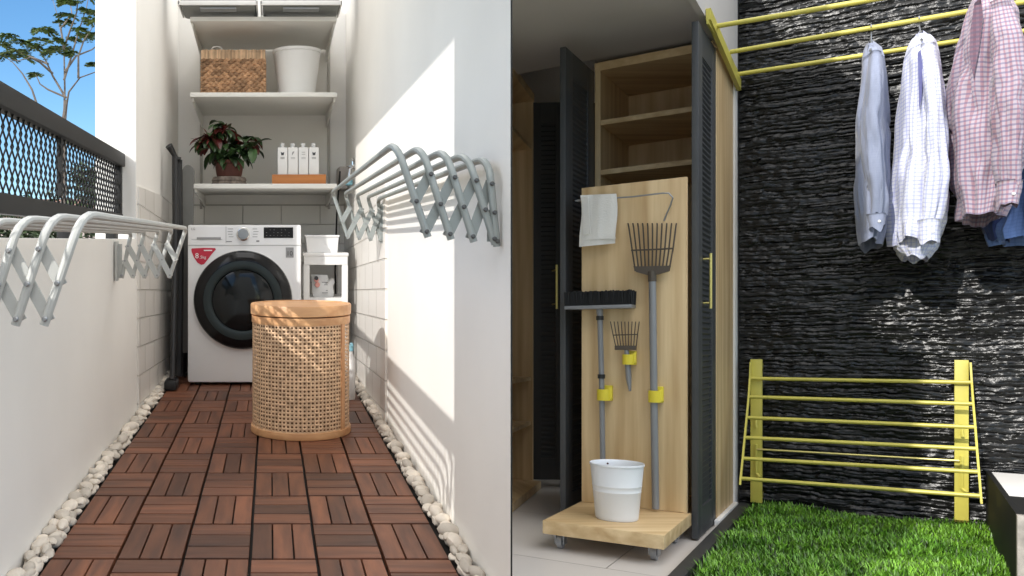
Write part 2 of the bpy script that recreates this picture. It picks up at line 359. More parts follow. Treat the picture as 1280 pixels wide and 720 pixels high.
# back wall
g = MB(); g.box((XL, YB, -2.4), (XR-.0005, YB+.15, 1.64))
w = obj('back_wall', g, M['plaster'], smooth=False); tag(w, 'white back wall behind the washing machine and shelves', 'wall')
g = MB(); g.box((XL+.011, YB-.012, H-.02), (XR-.011, YB+.01, .222)); obj('tile_panel', g, M['tileX'], w, smooth=False)
g = MB(); g.box((XL+.011, YB-.016, .222), (XR-.011, YB+.01, .230)); obj('tile_trim', g, M['track'], w, smooth=False)
# partition between the two places: mitred near end
YE = XR*F/300
g = MB()
poly = [(XR, YE, 0), (XR+.0036, YE, 0), (.62, 2.175, 0), (.62, 6.7, 0), (XR, 6.7, 0)]
lo = [(p[0], p[1], -2.4) for p in poly]; g.prism(lo, (0, 0, TOP+.35+2.4))
w = obj('side_wall', g, M['plaster'], smooth=False); tag(w, 'white wall right of the corridor carrying the right drying rack', 'wall')
g = MB(); g.box((XR-.010, 3.52, H-.02), (XR+.005, YB, .24)); obj('tile_panel', g, M['tileY'], w, smooth=False)
g = MB(); g.box((XR+.0004, YE-.002, -2.4), (XR+.0034, YE+.006, TOP+.35)); obj('edge_trim', g, M['railing'], w, smooth=False)

# railing with expanded mesh
rl = thing('railing', (-.67, 2.3, .01), 'dark metal railing with diamond mesh on the low white wall', 'railing')
g = MB(); g.box((-.695, .96, .325), (-.645, 3.735, .382), .004); g.box((-.685, .96, .064), (-.655, 3.735, .116), .003)
for y in (.98, 3.70): g.box((-.685, y-.02, .11), (-.655, y+.02, .33), .002)
g.box((-.678, 2.66, .14), (-.662, 2.68, .33)); obj('frame', g, M['railing'], rl)
g = MB()
for y in (1.1, 1.9, 2.75, 3.55): g = MB(); g.box((-.69, y-.04, .003), (-.65, y+.04, .066), .002); obj('foot', g, M['railing'], rl)
g = MB(); cw = .050; chh = .0425; z0 = .114; ny = int(2.7/cw); nz = 5
for j in range(nz):
    for i in range(ny*2):
        y = 1.0+i*cw/2
        up = (i+j) % 2 == 0
        za, zb = z0+j*chh, z0+(j+1)*chh
        if up: a, b = (y, za), (y+cw/2, zb)
        else: a, b = (y, zb), (y+cw/2, za)
        g.tube([(-.672, a[0], a[1]), (-.666, b[0], b[1])], .0030, 4, caps=False, flat=.8)
obj('mesh_panel', g, M['railing'], rl, smooth=False)

# ------------------------------------------------------------------ drying racks
def rack(tops, drops, Yn, Yf, zt, zb0, m, label, base, wallx, sgn, zs=.004, zbs=0, tr=.0080):
    rk = thing('drying_rack', base, label, 'drying rack', 'extendable drying racks on the side walls')
    n = len(tops); dirn = sgn                 # sgn: +1 the wall lies to the right
    zn = lambda i: zt-zs*i; zbf = lambda i: zb0-zbs*i; zb = zb0
    piv = {}
    for end, Y, inn in (('n', Yn, 1), ('f', Yf, -1)):
        for i in range(n):
            for q, t in (('t', .30), ('m', .62), ('b', .94)):
                piv[end, i, q] = Vector((tops[i]+(drops[i]-tops[i])*t, Y, zn(i)+(zbf(i)-zn(i))*t))
    for i in range(n):
        pts = []
        zb = zbf(i); bot = Vector((drops[i], Yn, zb))
        pts.append(bot)
        kn = Vector((tops[i]+(drops[i]-tops[i])*.26, Yn, zn(i)+(zb-zn(i))*.26)); pts.append((bot+kn)/2); pts.append(kn)
        cc = Vector((tops[i], Yn+.10, zn(i)))
        for t in (.2, .4, .6, .8, 1): 
            ctl = Vector((tops[i]+(drops[i]-tops[i])*.02, Yn+.0, zn(i)+.002))
            pts.append((1-t)**2*kn+2*t*(1-t)*ctl+t*t*cc)
        pts.append(Vector((tops[i], (Yn+Yf)/2, zn(i))))
        pts.append(Vector((tops[i], Yf-.05, zn(i))))
        kf = Vector((tops[i]+(drops[i]-tops[i])*.16, Yf, zn(i)+(zb-zn(i))*.16)); c2 = Vector((tops[i], Yf, zn(i)))
        for t in (.33, .66, 1): pts.append((1-t)**2*pts[9 if False else -1]*1+2*t*(1-t)*c2+t*t*kf if t < 1 else kf)
        pts.append(Vector((drops[i], Yf, zb)))
        g = MB(); g.tube(pts, tr, 10); obj('rod', g, m, rk)
    for end, Y in (('n', Yn), ('f', Yf)):
        off = .009 if end == 'n' else -.009
        links = []
        for i in range(n):
            a = piv[end, i, 'b']
            if i+2 < n: b = piv[end, i+2, 't']
            elif i+1 < n: b = piv[end, i+1, 'm']
            else: continue
            links.append((a, b))
        links.append((piv[end, 0, 'm'], piv[end, 1, 't']))
        for a, b in links:
            g = MB(); d = (b-a).normalized(); sd_ = Vector((-d.z, 0, d.x))*.0105; e = d*.006; dy = Vector((0, off, 0))
            g.prism([a-e-sd_+dy, b+e-sd_+dy, b+e+sd_+dy, a-e+sd_+dy], (0, .004 if off > 0 else -.004, 0)); obj('cross_link', g, m, rk)
        for i in range(n):
            for q in 'tmb':
                if i == 0 and q == 't': continue
                g = MB(); p = piv[end, i, q]; g.lathe([(.0050, 0), (.0050, .004), (.003, .006)], (p.x, p.y-tr*.95, p.z), 8, axis='y'); obj('bolt', g, M['bolt'] if (end == 'n' and sgn > 0) else M['steel'], rk)
        if end == 'n' and sgn > 0: continue
        zb = zb0; g = MB(); wx = wallx; g.box((wx-.004*sgn, Y-.02, zb-.01), (wx-.014*sgn, Y+.02, zt-.05), .001); g.box((wx-.004*sgn, Y-.004, zb), (wx-.030*sgn, Y+.0, zt-.06))
        obj('wall_bracket', g, m, rk)
    return rk
rack([.266, .320, .371, .417, .462], [.334, .383, .431, .476, .480], 1.78, 3.60, .206, .006, M['rack'],
     'grey drying rack on the right wall, spread wide in the sun', (.4, 2.7, 0), XR, 1, .0075, .005)
rack([-.323, -.377, -.430, -.4815, -.533], [-.388, -.437, -.484, -.528, -.570], 1.44, 3.22, .045, -.146, M['rackw'],
     'pale drying rack on the low left wall below the railing', (-.45, 2.3, -.14), XL, -1)

# ------------------------------------------------------------------ washing machine
YW = 4.48
wm = thing('washing_machine', (-.155, YW+.3, H), 'white front loading washing machine with a black round door and red sticker', 'washing machine')
a = lp(234.5, 281, YW); b = lp(376.5, 481, YW)
g = MB(); g.box((a.x, YW, b.z+.012), (b.x, YW+.60, a.z), .012); obj('body', g, M['white'], wm)
g = MB()
for x in (a.x+.05, b.x-.05):
    for y in (YW+.06, YW+.52): g = MB(); g.lathe([(.02, 0), (.02, .02)], (x, y, H), 12); obj('foot', g, M['blackm'], wm)
q0 = lp(234.5, 306.6, YW); g = MB(); g.box((a.x+.003, YW-.0015, q0.z-.0012), (b.x-.003, YW+.002, q0.z+.0012)); obj('panel_seam', g, M['greys'], wm)
c = lp(303.7, 374.6, YW); rr = 61.5*YW/F
dr = MB(); dr.lathe([(rr, -.002), (rr, .012), (rr*.985, .028), (rr*.93, .042), (rr*.80, .050), (rr*.79, .046), (rr*.77, .02)], (c.x, YW, c.z), 72, axis='y')
door = obj('door', dr, M['black'], wm)
g = MB(); g.lathe([(rr*1.02, -.002), (rr*1.02, .004), (rr*1.0, .006)], (c.x, YW, c.z), 72, axis='y'); obj('door_rim', g, M['whitep'], wm)
g = MB(); g.lathe([(rr*.795, .012), (rr*.795, .0475), (rr*.70, .0525), (rr*.63, .046), (rr*.62, .03)], (c.x, YW, c.z), 72, axis='y'); obj('inner_ring', g, M['ringg'], door)
g = MB(); g.lathe([(rr*.64, .034), (rr*.55, .044), (rr*.3, .051), (rr*.02, .053)], (c.x, YW, c.z), 64, axis='y'); obj('door_glass', g, M['glassd'], door)
d0 = lp(304, 292.6, YW)
g = MB(); g.lathe([(.036, -.002), (.036, .005), (.033, .007)], (d0.x, YW, d0.z), 40, axis='y'); obj('dial_ring', g, M['chrome'], wm)
g = MB(); g.lathe([(.029, .0), (.029, .022), (.026, .026), (.002, .026)], (d0.x, YW, d0.z), 40, axis='y'); dl = obj('dial', g, M['steel'], wm)
p, q = lp(329.7, 284.2, YW), lp(366.4, 297.4, YW)
g = MB(); g.box((p.x, YW-.002, q.z), (q.x, YW+.002, p.z)); dsp = obj('display', g, M['black'], wm, smooth=False)
g = MB()
for i in range(7):
    for j in range(3):
        if random.random() < .7: x = p.x+.012+i*.020; z = p.z-.014-j*.015; g.box((x, YW-.003, z), (x+random.uniform(.003, .007), YW-.002, z+.0016))
obj('display_print', g, M['midp'], dsp, smooth=False)
p, q = lp(246, 296.4, YW), lp(276, 298.6, YW)
g = MB(); g.box((p.x, YW-.003, q.z-.004), (q.x, YW+.002, p.z), .001); obj('drawer_grip', g, M['greys'], wm)
g = MB(); x = lp(282.5, 290, YW).x; z1 = lp(0, 283, YW).z; z2 = lp(0, 304, YW).z
g.box((x-.0012, YW-.001, z2), (x+.0012, YW+.002, z1)); g.box((a.x+.02, YW-.001, z2+.02), (x-.02, YW+.002, z2+.0215)); obj('drawer', g, M['greys'], wm, smooth=False)
g = MB()
for sx in (-1, 1):
    for k in range(4):
        z = d0.z+.026-k*.014; x = d0.x+sx*(.05+random.uniform(0, .006)); g.box((x-.001, YW-.001, z), (x+sx*random.uniform(.02, .034), YW+.001, z+.003))
g.box((d0.x+.07, YW-.001, d0.z-.042), (d0.x+.086, YW+.001, d0.z-.033)); g.box((d0.x-.09, YW-.001, d0.z-.042), (d0.x-.06, YW+.001, d0.z-.037))
obj('programme_print', g, M['midp'], wm, smooth=False)
pts = [(240, 310.5), (255, 309.8), (269, 310.2), (269.8, 311.8), (264, 318.5), (258.5, 326), (255, 330.3), (251.5, 331), (247, 328.5), (242.5, 322), (239.6, 315), (239.2, 311.8)]
g = MB(); g.prism([lp(x, y, YW-.0005) for x, y in pts], (0, -.0015, 0)); st = obj('sticker', g, M['red'], wm, smooth=False)
p = lp(246.2, 320, YW-.0022); text('lettering', '8', .040, p, M['wprint'], st)
p = lp(253.4, 321.6, YW-.0022); text('lettering', '.5kg', .022, p, M['wprint'], st)
g = MB(); p = lp(260, 313, YW-.0022); g.box((p.x-.022, p.y-.0005, p.z-.003), (p.x+.022, p.y+.0005, p.z+.003)); obj('printed_line', g, M['wprint'], st, smooth=False)
p, q = lp(357.2, 309.3, YW), lp(367, 322, YW); g = MB(); g.box((p.x, YW-.0018, q.z), (q.x, YW+.001, p.z)); st = obj('warranty_sticker', g, M['greys'], wm, smooth=False)
text('lettering', '10', .034, lp(362, 317, YW-.0022), M['dark'], st)
text('lettering', 'LG', .018, lp(241.5, 286.3, YW-.0012), M['midp'], wm)

# ------------------------------------------------------------------ hamper
HC = (.124, 3.43); hw, hd = .2025, .192; ht = .519
hp = thing('laundry_hamper', (HC[0], HC[1], H), 'round wooden laundry hamper with cane sides and a lid', 'hamper')
def ell(an, k=1.0): return HC[0]+hw*k*math.cos(an), HC[1]+hd*k*math.sin(an)
def ring(g, prof, n=72): g.lathe([(r, z) for r, z in prof], (HC[0], HC[1], H), n, sx=hw, sy=hd)
g = MB(); ring(g, [(.99, ht-.042), (1.008, ht-.040), (1.012, ht-.006), (1.0, ht), (.93, ht+.0005), (.925, ht-.003), (.1, ht-.003)]); lid = obj('lid', g, M['hamper'], hp)
g = MB(); ring(g, [(.9, .0), (1.0, .002), (1.012, .008), (1.0, .028), (.96, .030), (.9, .03)]); obj('base_ring', g, M['hamper'], hp)
g = MB(); ring(g, [(.90, ht-.075), (.985, ht-.075), (.99, ht-.072), (.99, ht-.046), (.90, ht-.046)]); obj('upper_ring', g, M['hamper'], hp)
g = MB(); ring(g, [(.86, .02), (.86, ht-.05)]); obj('lining', g, M['liner'], hp)
for an in (R(-35), R(55), R(145)):
    g = MB(); wv = []
    for zz in (.028, ht-.073):
        for kk, da in ((.94, -.06), (.99, -.06), (.99, .06), (.94, .06)):
            x, y = ell(an+da, kk); wv.append((x, y, H+zz))
    g.add(wv, [(0, 1, 2, 3), (4, 5, 6, 7), (0, 1, 5, 4), (1, 2, 6, 5), (2, 3, 7, 6), (3, 0, 4, 7)]); obj('post', g, M['hamperz'], hp)
g = MB(); NC = 76; NZ = 27; z0 = .030; z1 = ht-.075; dz = (z1-z0)/NZ
for j in range(NZ):
    for i in range(NC):
        a0 = 2*math.pi*i/NC; a1 = 2*math.pi*(i+1)/NC; za = z0+j*dz; zb = za+dz; am = (a0+a1)/2; zm = (za+zb)/2
        n0 = len(g.v); vs = []
        kk = .972
        for (ua, uz) in ((0, 0), (.5, 0), (1, 0), (1, .5), (1, 1), (.5, 1), (0, 1), (0, .5)):
            x, y = ell(a0+(a1-a0)*ua, kk+.004*math.cos(2*math.pi*(ua+uz)+i*3.14)); vs.append((x, y, H+za+dz*uz))
        hr = .28+random.uniform(-.02, .03)
        for (ua, uz) in ((-.7, -.7), (0, -1), (.7, -.7), (1, 0), (.7, .7), (0, 1), (-.7, .7), (-1, 0)):
            x, y = ell(am+(a1-a0)*ua*hr, kk-.006); vs.append((x, y, H+zm+dz*uz*hr))
        g.add(vs, [(k, (k+1) % 8, 8+(k+1) % 8, 8+k) for k in range(8)], random.random())
obj('cane_webbing', g, M['cane'], hp, fix=False)

# ------------------------------------------------------------------ shelves on the back wall
sh = thing('wall_shelf', (0, YB, .25), 'three white shelves on two slotted tracks on the back wall', 'shelf unit')
g = MB()
for x in (251.5, 411): p = lp(x, 0, YB-.006); g = MB(); g.box((p.x-.008, YB-.018, .20), (p.x+.008, YB-.002, 1.62)); obj('track', g, M['track'], sh, smooth=False)
SHZ = [(26.4, 20.8), (121, 115.5), (235.5, 229.6)]; SZ = []
for y1, y0 in SHZ:
    p0 = lp(237.5, y1, 4.72); p1 = lp(421, y0, 4.72)
    if y1 == 235.5: p0 = lp(241, y1, 4.72)
    g = MB(); g.box((p0.x, 4.72, p0.z), (p1.x, YB-.018, p1.z), .002); s_ = obj('shelf_board', g, M['shelf'], sh); SZ.append(p1.z)
    for x in (p0.x+.012, p1.x-.012):
        g = MB(); z = p0.z-.002
        g.prism([(x-.004, 4.75, z), (x-.004, YB-.018, z), (x-.004, YB-.018, z-.075), (x-.004, YB-.08, z-.075), (x-.004, 4.75, z-.02)], (.008, 0, 0)); obj('bracket', g, M['shelf'], s_, smooth=False)
# two grey boxes above the shelves
for (x0, x1, lab) in ((222, 322, 'left grey box with a white rim at the top edge above the shelves'), (325.5, 428, 'right grey box with a white rim at the top edge above the shelves')):
    p0 = lp(x0, 8, 4.62); p1 = lp(x1, 8, 4.62)
    t = thing('storage_box', ((p0.x+p1.x)/2, 4.8, p0.z), lab, 'box', 'grey boxes above the shelves')
    g = MB(); g.box((p0.x+.012, 4.634, p0.z+.0), (p1.x-.012, 4.90, p0.z+.26), .02); obj('box_body', g, M['greybox'], t)
    g = MB(); g.box((p0.x, 4.62, p0.z+.008), (p1.x, 4.632, p0.z+.034), .003); g.box((p0.x, 4.62, p0.z+.009), (p0.x+.010, 4.90, p0.z+.033), .003); g.box((p1.x-.010, 4.62, p0.z+.009), (p1.x, 4.90, p0.z+.033), .003); obj('rim', g, M['whitep'], t)
    g = MB(); xc = (p0.x+p1.x)/2; g.box((xc-.10, 4.64, p0.z-.008), (xc+.10, 4.70, p0.z+.002), .002); obj('foot_plate', g, M['steel'], t)
g = MB(); p = lp(319, 8, 4.85); g.box((p.x-.01, 4.83, SZ[0]), (p.x+.012, 4.87, p.z+.02)); p = lp(331, 8, 4.85); g.box((p.x-.005, 4.83, SZ[0]), (p.x+.006, 4.87, p.z+.02))
tag(obj('support_post', g, M['steel'], smooth=False), 'grey props standing on the top shelf under the grey boxes', 'post')

# woven basket
Yk = 4.84; p0 = lp(251.5, 62, Yk); p1 = lp(331.5, 115.6, Yk); zb_ = SZ[1]
bk = thing('woven_basket', ((p0.x+p1.x)/2, Yk+.15, zb_), 'brown woven seagrass basket on the middle shelf', 'basket')
g = MB(); rows = 13; hgt = p0.z-zb_-.055
for j in range(rows):
    z = zb_+.008+j*hgt/rows
    for k in range(11):
        x = p0.x+(p1.x-p0.x)*(k+.5*(j % 2)+random.uniform(-.15, .15))/11; L_ = (p1.x-p0.x)/11
        x0_ = max(x, p0.x); x1_ = min(x+L_*1.1, p1.x)
        if x1_-x0_ < .003: continue
        jz = random.uniform(-.002, .002)
        g.tube([(x0_, Yk+.006, z+jz-.003), ((x0_+x1_)/2, Yk-.006, z+jz+.003), (x1_, Yk+.006, z+jz+.006)], [.0075, .0115, .0075], 6, tone=random.random())
    for xs in (p0.x+.002, p1.x-.002):
        for k in range(8):
            y = Yk+.03*k*1.1; g.tube([(xs, y, z), (xs, y+.03, z+.004)], [.008, .008], 6, tone=random.random())
g.box((p0.x+.008, Yk+.006, zb_+.002), (p1.x-.008, Yk+.26, p0.z-.07)); obj('basket_body', g, M['seagrass'], bk)
g = MB()
for k in range(56):
    x = p0.x+(p1.x-p0.x)*(k+.5)/56; g.tube([(x, Yk-.004, p0.z-.056+random.uniform(-.004, .004)), (x+random.uniform(-.002, .002), Yk-.008, p0.z-.02), (x, Yk+.004, p0.z-random.uniform(0, .006))], .0052, 5, tone=random.random())
g.box((p0.x+.003, Yk+.004, p0.z-.055), (p1.x-.003, Yk+.27, p0.z-.004)); obj('basket_rim', g, M['seagrassl'], bk)
c0 = lp(271, 61, Yk+.02); g = MB(); g.tube([(c0.x+.03*math.cos(t_), Yk+.02, c0.z-.004+.017*math.sin(t_)) for t_ in [math.pi*k/10 for k in range(11)]], .003, 6); obj('loop_handle', g, M['whitep'], bk)
# white bin
Yk = 4.95; c0 = lp(371, 0, Yk); s_ = Yk/F; zt_ = lp(0, 57, Yk-.14).z
g = MB(); hh = zt_-SZ[1]; g.lathe([(20*s_, 0), (22*s_, .003), (25.5*s_, hh*.45), (29.3*s_, hh*.93), (30.3*s_, hh*.94), (30.3*s_, hh), (28.8*s_, hh), (26*s_, hh*.6), (21*s_, .02)], (c0.x, Yk, SZ[1]), 48)
for f_ in (.22, .42, .62, .8):
    r_ = (21.5+8*f_)*s_; g.lathe([(r_, hh*f_-.003), (r_+.0022, hh*f_), (r_, hh*f_+.003)], (c0.x, Yk, SZ[1]), 48)
tag(obj('waste_bin', g, M['whitep'], sharp=30), 'white tapered bin on the middle shelf beside the basket', 'bin')
# potted plant
Yk = 4.83; c0 = lp(286.5, 0, Yk); s_ = Yk/F
pp = thing('potted_plant', (c0.x, Yk, SZ[2]), 'potted plant with dark green and crimson leaves on the lowest shelf', 'potted plant')
g = MB(); g.lathe([(21.5*s_, 0), (22.2*s_, .006), (21*s_, .018), (22*s_, .024), (21*s_, .036), (20*s_, .044), (15*s_, .045)], (c0.x, Yk, SZ[2]), 36); obj('saucer', g, M['bark'], pp)
g = MB(); g.lathe([(15*s_, .045), (16*s_, .06), (17.8*s_, .115), (18.8*s_, .12), (18.8*s_, .138), (17.5*s_, .138), (17*s_, .12)], (c0.x, Yk, SZ[2]), 36); obj('pot', g, M['pot'], pp)
gl = MB(); gr_ = MB()
def leaf(g, p, d, L_, w_, droop, tone):
    d = Vector(d).normalized(); side = d.cross(Vector((0, 0, 1)))
    side = side.normalized() if side.length > .1 else Vector((1, 0, 0)); n = 6; vs = []; q = Vector(p); dd = d.copy()
    for i in range(n+1):
        t = i/n; wd = w_*math.sin(math.pi*min(1, (t*.93+.05)))**.8
        up = side.cross(dd).normalized()
        vs += [q-side*wd+up*wd*.35, q, q+side*wd+up*wd*.35]
        dd = (dd+Vector((0, 0, -droop/n))).normalized(); q = q+dd*L_/n
    fs = []
    for i in range(n): fs += [(i*3, i*3+1, i*3+4, i*3+3), (i*3+1, i*3+2, i*3+5, i*3+4)]
    g.add(vs, fs, tone)
for (hx, hy, n_, L_) in ((-24, 57, 26, .12), (-5, 68, 22, .11), (20, 52, 26, .12), (-14, 42, 20, .12), (14, 38, 18, .12), (0, 32, 18, .10), (30, 44, 10, .10), (-32, 52, 10, .10)):
    hc = Vector((c0.x+hx*s_, Yk+random.uniform(-.05, .02), SZ[2]+hy*s_))
    for k in range(n_):
        an = random.uniform(0, 6.28); el = random.uniform(-.5, 1.1); d = Vector((math.cos(an)*math.cos(el), math.sin(an)*math.cos(el), math.sin(el)))
        L2 = L_*random.uniform(.65, 1.15)
        leaf(gr_ if (hy > 50 and random.random() < .28) else gl, hc+d*.015, d, L2, L2*.235, random.uniform(1.0, 2.4), random.random()*(1.0 if hy < 60 or random.random() < .7 else 1.8))
    if hy > 50:
        for k in range(16):
            an = random.uniform(3.2, 6.2); el = random.uniform(-.2, 1.2); d = Vector((math.cos(an)*math.cos(el), math.sin(an)*math.cos(el), math.sin(el)))
            leaf(gr_, hc+Vector((0, -.03, -.01)), d, random.uniform(.05, .085), .0075, random.uniform(.5, 1.6), random.random())
g = MB()
for hx, hy in ((-24, 57), (-5, 68), (20, 52)): g.tube([(c0.x+hx*.2*s_, Yk, SZ[2]+.14), (c0.x+hx*.6*s_, Yk, SZ[2]+hy*.6*s_), (c0.x+hx*s_, Yk, SZ[2]+hy*s_)], .005, 6)
obj('stem', g, M['pot'], pp); obj('leaves', gl, M['leafp'], pp, fix=False); obj('red_leaves', gr_, M['leafr'], pp, fix=False)
# crate and four bottles
Yk = 4.80; p0 = lp(340, 218, Yk); p1 = lp(407.5, 229, Yk)
ct = thing('wooden_crate', ((p0.x+p1.x)/2, Yk+.08, SZ[2]), 'low orange wooden crate holding four white bottles on the lowest shelf', 'crate')
g = MB(); g.box((p0.x, Yk, SZ[2]+.001), (p1.x, Yk+.012, p0.z), .0015); obj('crate_front', g, M['crate'], ct)
g = MB(); g.box((p0.x+.001, Yk+.0125, SZ[2]+.001), (p0.x+.012, Yk+.17, p0.z-.001)); g.box((p1.x-.012, Yk+.0125, SZ[2]+.001), (p1.x-.001, Yk+.17, p0.z-.001)); g.box((p0.x+.0125, Yk+.158, SZ[2]+.001), (p1.x-.0125, Yk+.17, p0.z-.001)); g.box((p0.x+.0125, Yk+.0125, SZ[2]+.001), (p1.x-.0125, Yk+.157, SZ[2]+.010)); obj('crate_sides', g, M['crate'], ct, smooth=False)
bl = ['white bottle with a black mark, leftmost in the orange crate', 'white bottle with a grey mark, second from left in the crate', 'white bottle with faint print, third from left in the crate', 'white bottle with a black mark, rightmost in the orange crate']
for k in range(4):
    x0_ = 347+k*13.1; a_, b_ = lp(x0_, 184, Yk+.02), lp(x0_+12.3, 184, Yk+.02); xc = (a_.x+b_.x)/2
    t = thing('bottle', (xc, Yk+.07, SZ[2]+.012), bl[k], 'bottle', 'white bottles in the orange crate')
    g = MB(); g.box((a_.x, Yk+.02, SZ[2]+.012), (b_.x, Yk+.125, a_.z), .004); obj('bottle_body', g, M['whitep'], t)
    g = MB(); g.lathe([(.011, 0), (.011, .012), (.013, .013), (.013, .026), (.008, .028)], (xc, Yk+.07, a_.z), 14); obj('cap', g, M['white'], t)
    g = MB(); z = a_.z-.036; y_ = Yk+.0185
    if k in (0, 3): g.prism([(xc-.010, y_, z+.010), (xc-.004, y_, z+.005), (xc+.004, y_, z+.005), (xc+.010, y_, z+.010), (xc+.007, y_, z-.010), (xc-.007, y_, z-.010)], (0, .0012, 0)); mm = M['dark']
    elif k == 1: g.prism([(xc-.006, y_, z-.012), (xc+.001, y_, z-.002), (xc+.008, y_, z+.012), (xc-.002, y_, z+.010), (xc-.006, y_, z)], (0, .0012, 0)); mm = M['midp']
    else: g.prism([(xc-.010, y_, z+.006), (xc+.010, y_, z+.006), (xc+.010, y_, z+.0085), (xc-.010, y_, z+.0085)], (0, .0012, 0)); g.prism([(xc-.010, y_, z-.006), (xc+.010, y_, z-.006), (xc+.010, y_, z-.0035), (xc-.010, y_, z-.0035)], (0, .0012, 0)); mm = M['midp']
    for r_ in range(2): g.box((xc-.012, y_, z-.024-r_*.007), (xc+.012, y_+.0012, z-.022-r_*.007))
    obj('printed_mark', g, mm, t, smooth=False)

# ------------------------------------------------------------------ small rack right of the machine
Yk = 4.62; A = lp(379.5, 316, Yk); B = lp(435, 331, Yk)
st = thing('shelf_stand', ((A.x+B.x)/2, Yk+.15, H), 'white plastic shelf stand between the washing machine and right wall', 'shelf stand')
g = MB(); g.box((A.x-.003, Yk-.004, A.z-.018), (B.x+.003, Yk+.34, A.z), .003); g.box((A.x+.002, Yk, B.z), (B.x-.002, Yk+.012, A.z-.018)); obj('top_board', g, M['whitep'], st)
for x in (A.x, B.x-.033):
    for y in (Yk+.001, Yk+.30):
        g = MB(); g.box((x, y, H), (x+.033, y+.03, B.z-.001), .003); obj('leg', g, M['whitep'], st)
zs = lp(0, 372, Yk).z
for z in (zs-.02, H+.05): g = MB(); g.box((A.x+.004, Yk+.004, z), (B.x-.004, Yk+.33, z+.018)); obj('lower_board', g, M['whitep'], st, smooth=False)
p0, p1 = lp(382.5, 294, Yk+.03), lp(423.5, 317, Yk+.03)
g = MB(); zt2 = p0.z; z0_ = A.z+.001
def taper(x0, x1, y0, y1, z0, z1, k):
    return [(x0+k, y0+k, z0), (x1-k, y0+k, z0), (x1-k, y1-k, z0), (x0+k, y1-k, z0), (x0, y0, z1), (x1, y0, z1), (x1, y1, z1), (x0, y1, z1)]
g.add(taper(p0.x, p1.x, Yk+.03, Yk+.25, z0_, zt2, .008), [(0, 3, 2, 1), (0, 1, 5, 4), (1, 2, 6, 5), (2, 3, 7, 6), (3, 0, 4, 7), (4, 5, 6, 7)]); 
g.box((p0.x-.004, Yk+.026, zt2-.010), (p1.x+.004, Yk+.254, zt2+.001), .002)
tag(obj('storage_tub', g, M['white'], sharp=20), 'small white plastic tub standing on the white shelf stand', 'tub')
# refill pouch
pc = thing('refill_pouch', lp(403, 372, Yk+.1), 'white refill pouch with a printed face inside the white shelf stand', 'pouch')
pts = [(388.5, 343), (409, 343.5), (411, 350), (414, 347), (417.5, 349), (418.5, 353), (416, 358), (417.5, 366), (416, 373), (392, 373), (390, 364), (390, 354)]
cx_ = 403; g = MB(); n = len(pts); fv = [lp(x, y, Yk+.09) for x, y in pts]; cv = lp(403, 360, Yk+.055); bv = lp(403, 360, Yk+.125)
g.add(fv+[cv, bv], [(i, (i+1) % n, n) for i in range(n)]+[((i+1) % n, i, n+1) for i in range(n)]); obj('pouch_body', g, M['pouchm'], pc, sharp=80)
g = MB(); c2 = lp(395.5, 350, Yk+.068); g.lathe([(.013, -.01), (.013, .004), (.010, .006)], (c2.x, c2.y, c2.z), 16, axis='y'); c3 = lp(397, 356, Yk+.066); g.lathe([(.016, -.008), (.013, .004)], (c3.x, c3.y, c3.z), 16, axis='y'); obj('printed_face', g, M['skin'], pc)
g = MB(); c3 = lp(395.5, 347.8, Yk+.066); g.lathe([(.012, -.01), (.011, .006)], (c3.x, c3.y, c3.z), 12, axis='y'); obj('printed_hair', g, M['dark'], pc)
g = MB()
for k, y in enumerate((353, 356, 363, 366)): c3 = lp(407, y, Yk+.068); g.box((c3.x-.02, c3.y-.002, c3.z-.002), (c3.x+.012, c3.y+.006, c3.z+.002))
obj('printed_lines', g, M['midp'], pc, smooth=False)
# small bottle low on the wall side
c0 = lp(438.5, 441, 4.1)
t = thing('plastic_bottle', (c0.x, 4.1, H), 'small pale blue plastic bottle half hidden behind the hamper', 'bottle')
g = MB(); g.lathe([(.020, 0), (.022, .01), (.022, .19), (.010, .225), (.010, .235)], (c0.x, 4.1, H), 16); obj('bottle_body', g, M['whitep'], t)
g = MB(); g.lathe([(.013, .236), (.013, .262), (.006, .265)], (c0.x, 4.1, H), 12); g.box((c0.x-.006, 4.06, H+.262), (c0.x+.008, 4.11, H+.275), .002); obj('spray_head', g, M['blue'], t)

# ------------------------------------------------------------------ tap, cable box, cable
tp = thing('water_tap', (XR, 4.9, .42), 'chrome wall tap on the tiled right wall above the rack', 'tap')
y_ = 4.9
g = MB(); q = [lp(449, 208, 4.9), lp(441, 208.5, 4.9), lp(437.5, 211, 4.9), lp(436.5, 222, 4.9)]; q[0].x = XR-.001
g.tube(q, [.017, .013, .013, .014], 12); z = q[1].z; g.tube([q[1], q[1]+Vector((0, 0, .04))], .010, 10); g.tube([q[1]+Vector((-.005, -.02, .04)), q[1]+Vector((.02, .02, .052))], .008, 8); g.lathe([(.03, 0), (.03, .003)], (XR-.02, 4.9, z-.0), 16)
obj('spout', g, M['chrome'], tp)
g = MB(); q = lp(436, 232, 4.9); g.lathe([(.014, 0), (.024, .006), (.024, .03), (.015, .042)], q, 16); obj('hose_coupling', g, M['blue'], tp)
g = MB(); p0, p1 = lp(424, 208, 5.2), lp(435, 236, 5.2); g.box((p0.x, 5.2, p1.z), (p1.x, YB-.02, p0.z), .006)
cb = obj('junction_box', g, M['box']); tag(cb, 'grey junction box on the back wall beside the tap', 'junction box')
g = MB(); g.tube([lp(425, 214, 5.18), lp(423, 240, 5.18), lp(421, 268, 5.2), lp(420, 300, 5.3), lp(419, 340, 5.38), lp(420, 380, 5.4)], .006, 6)
tag(obj('power_cable', g, M['blackm']), 'black cable running down the back wall from the junction box', 'cable')

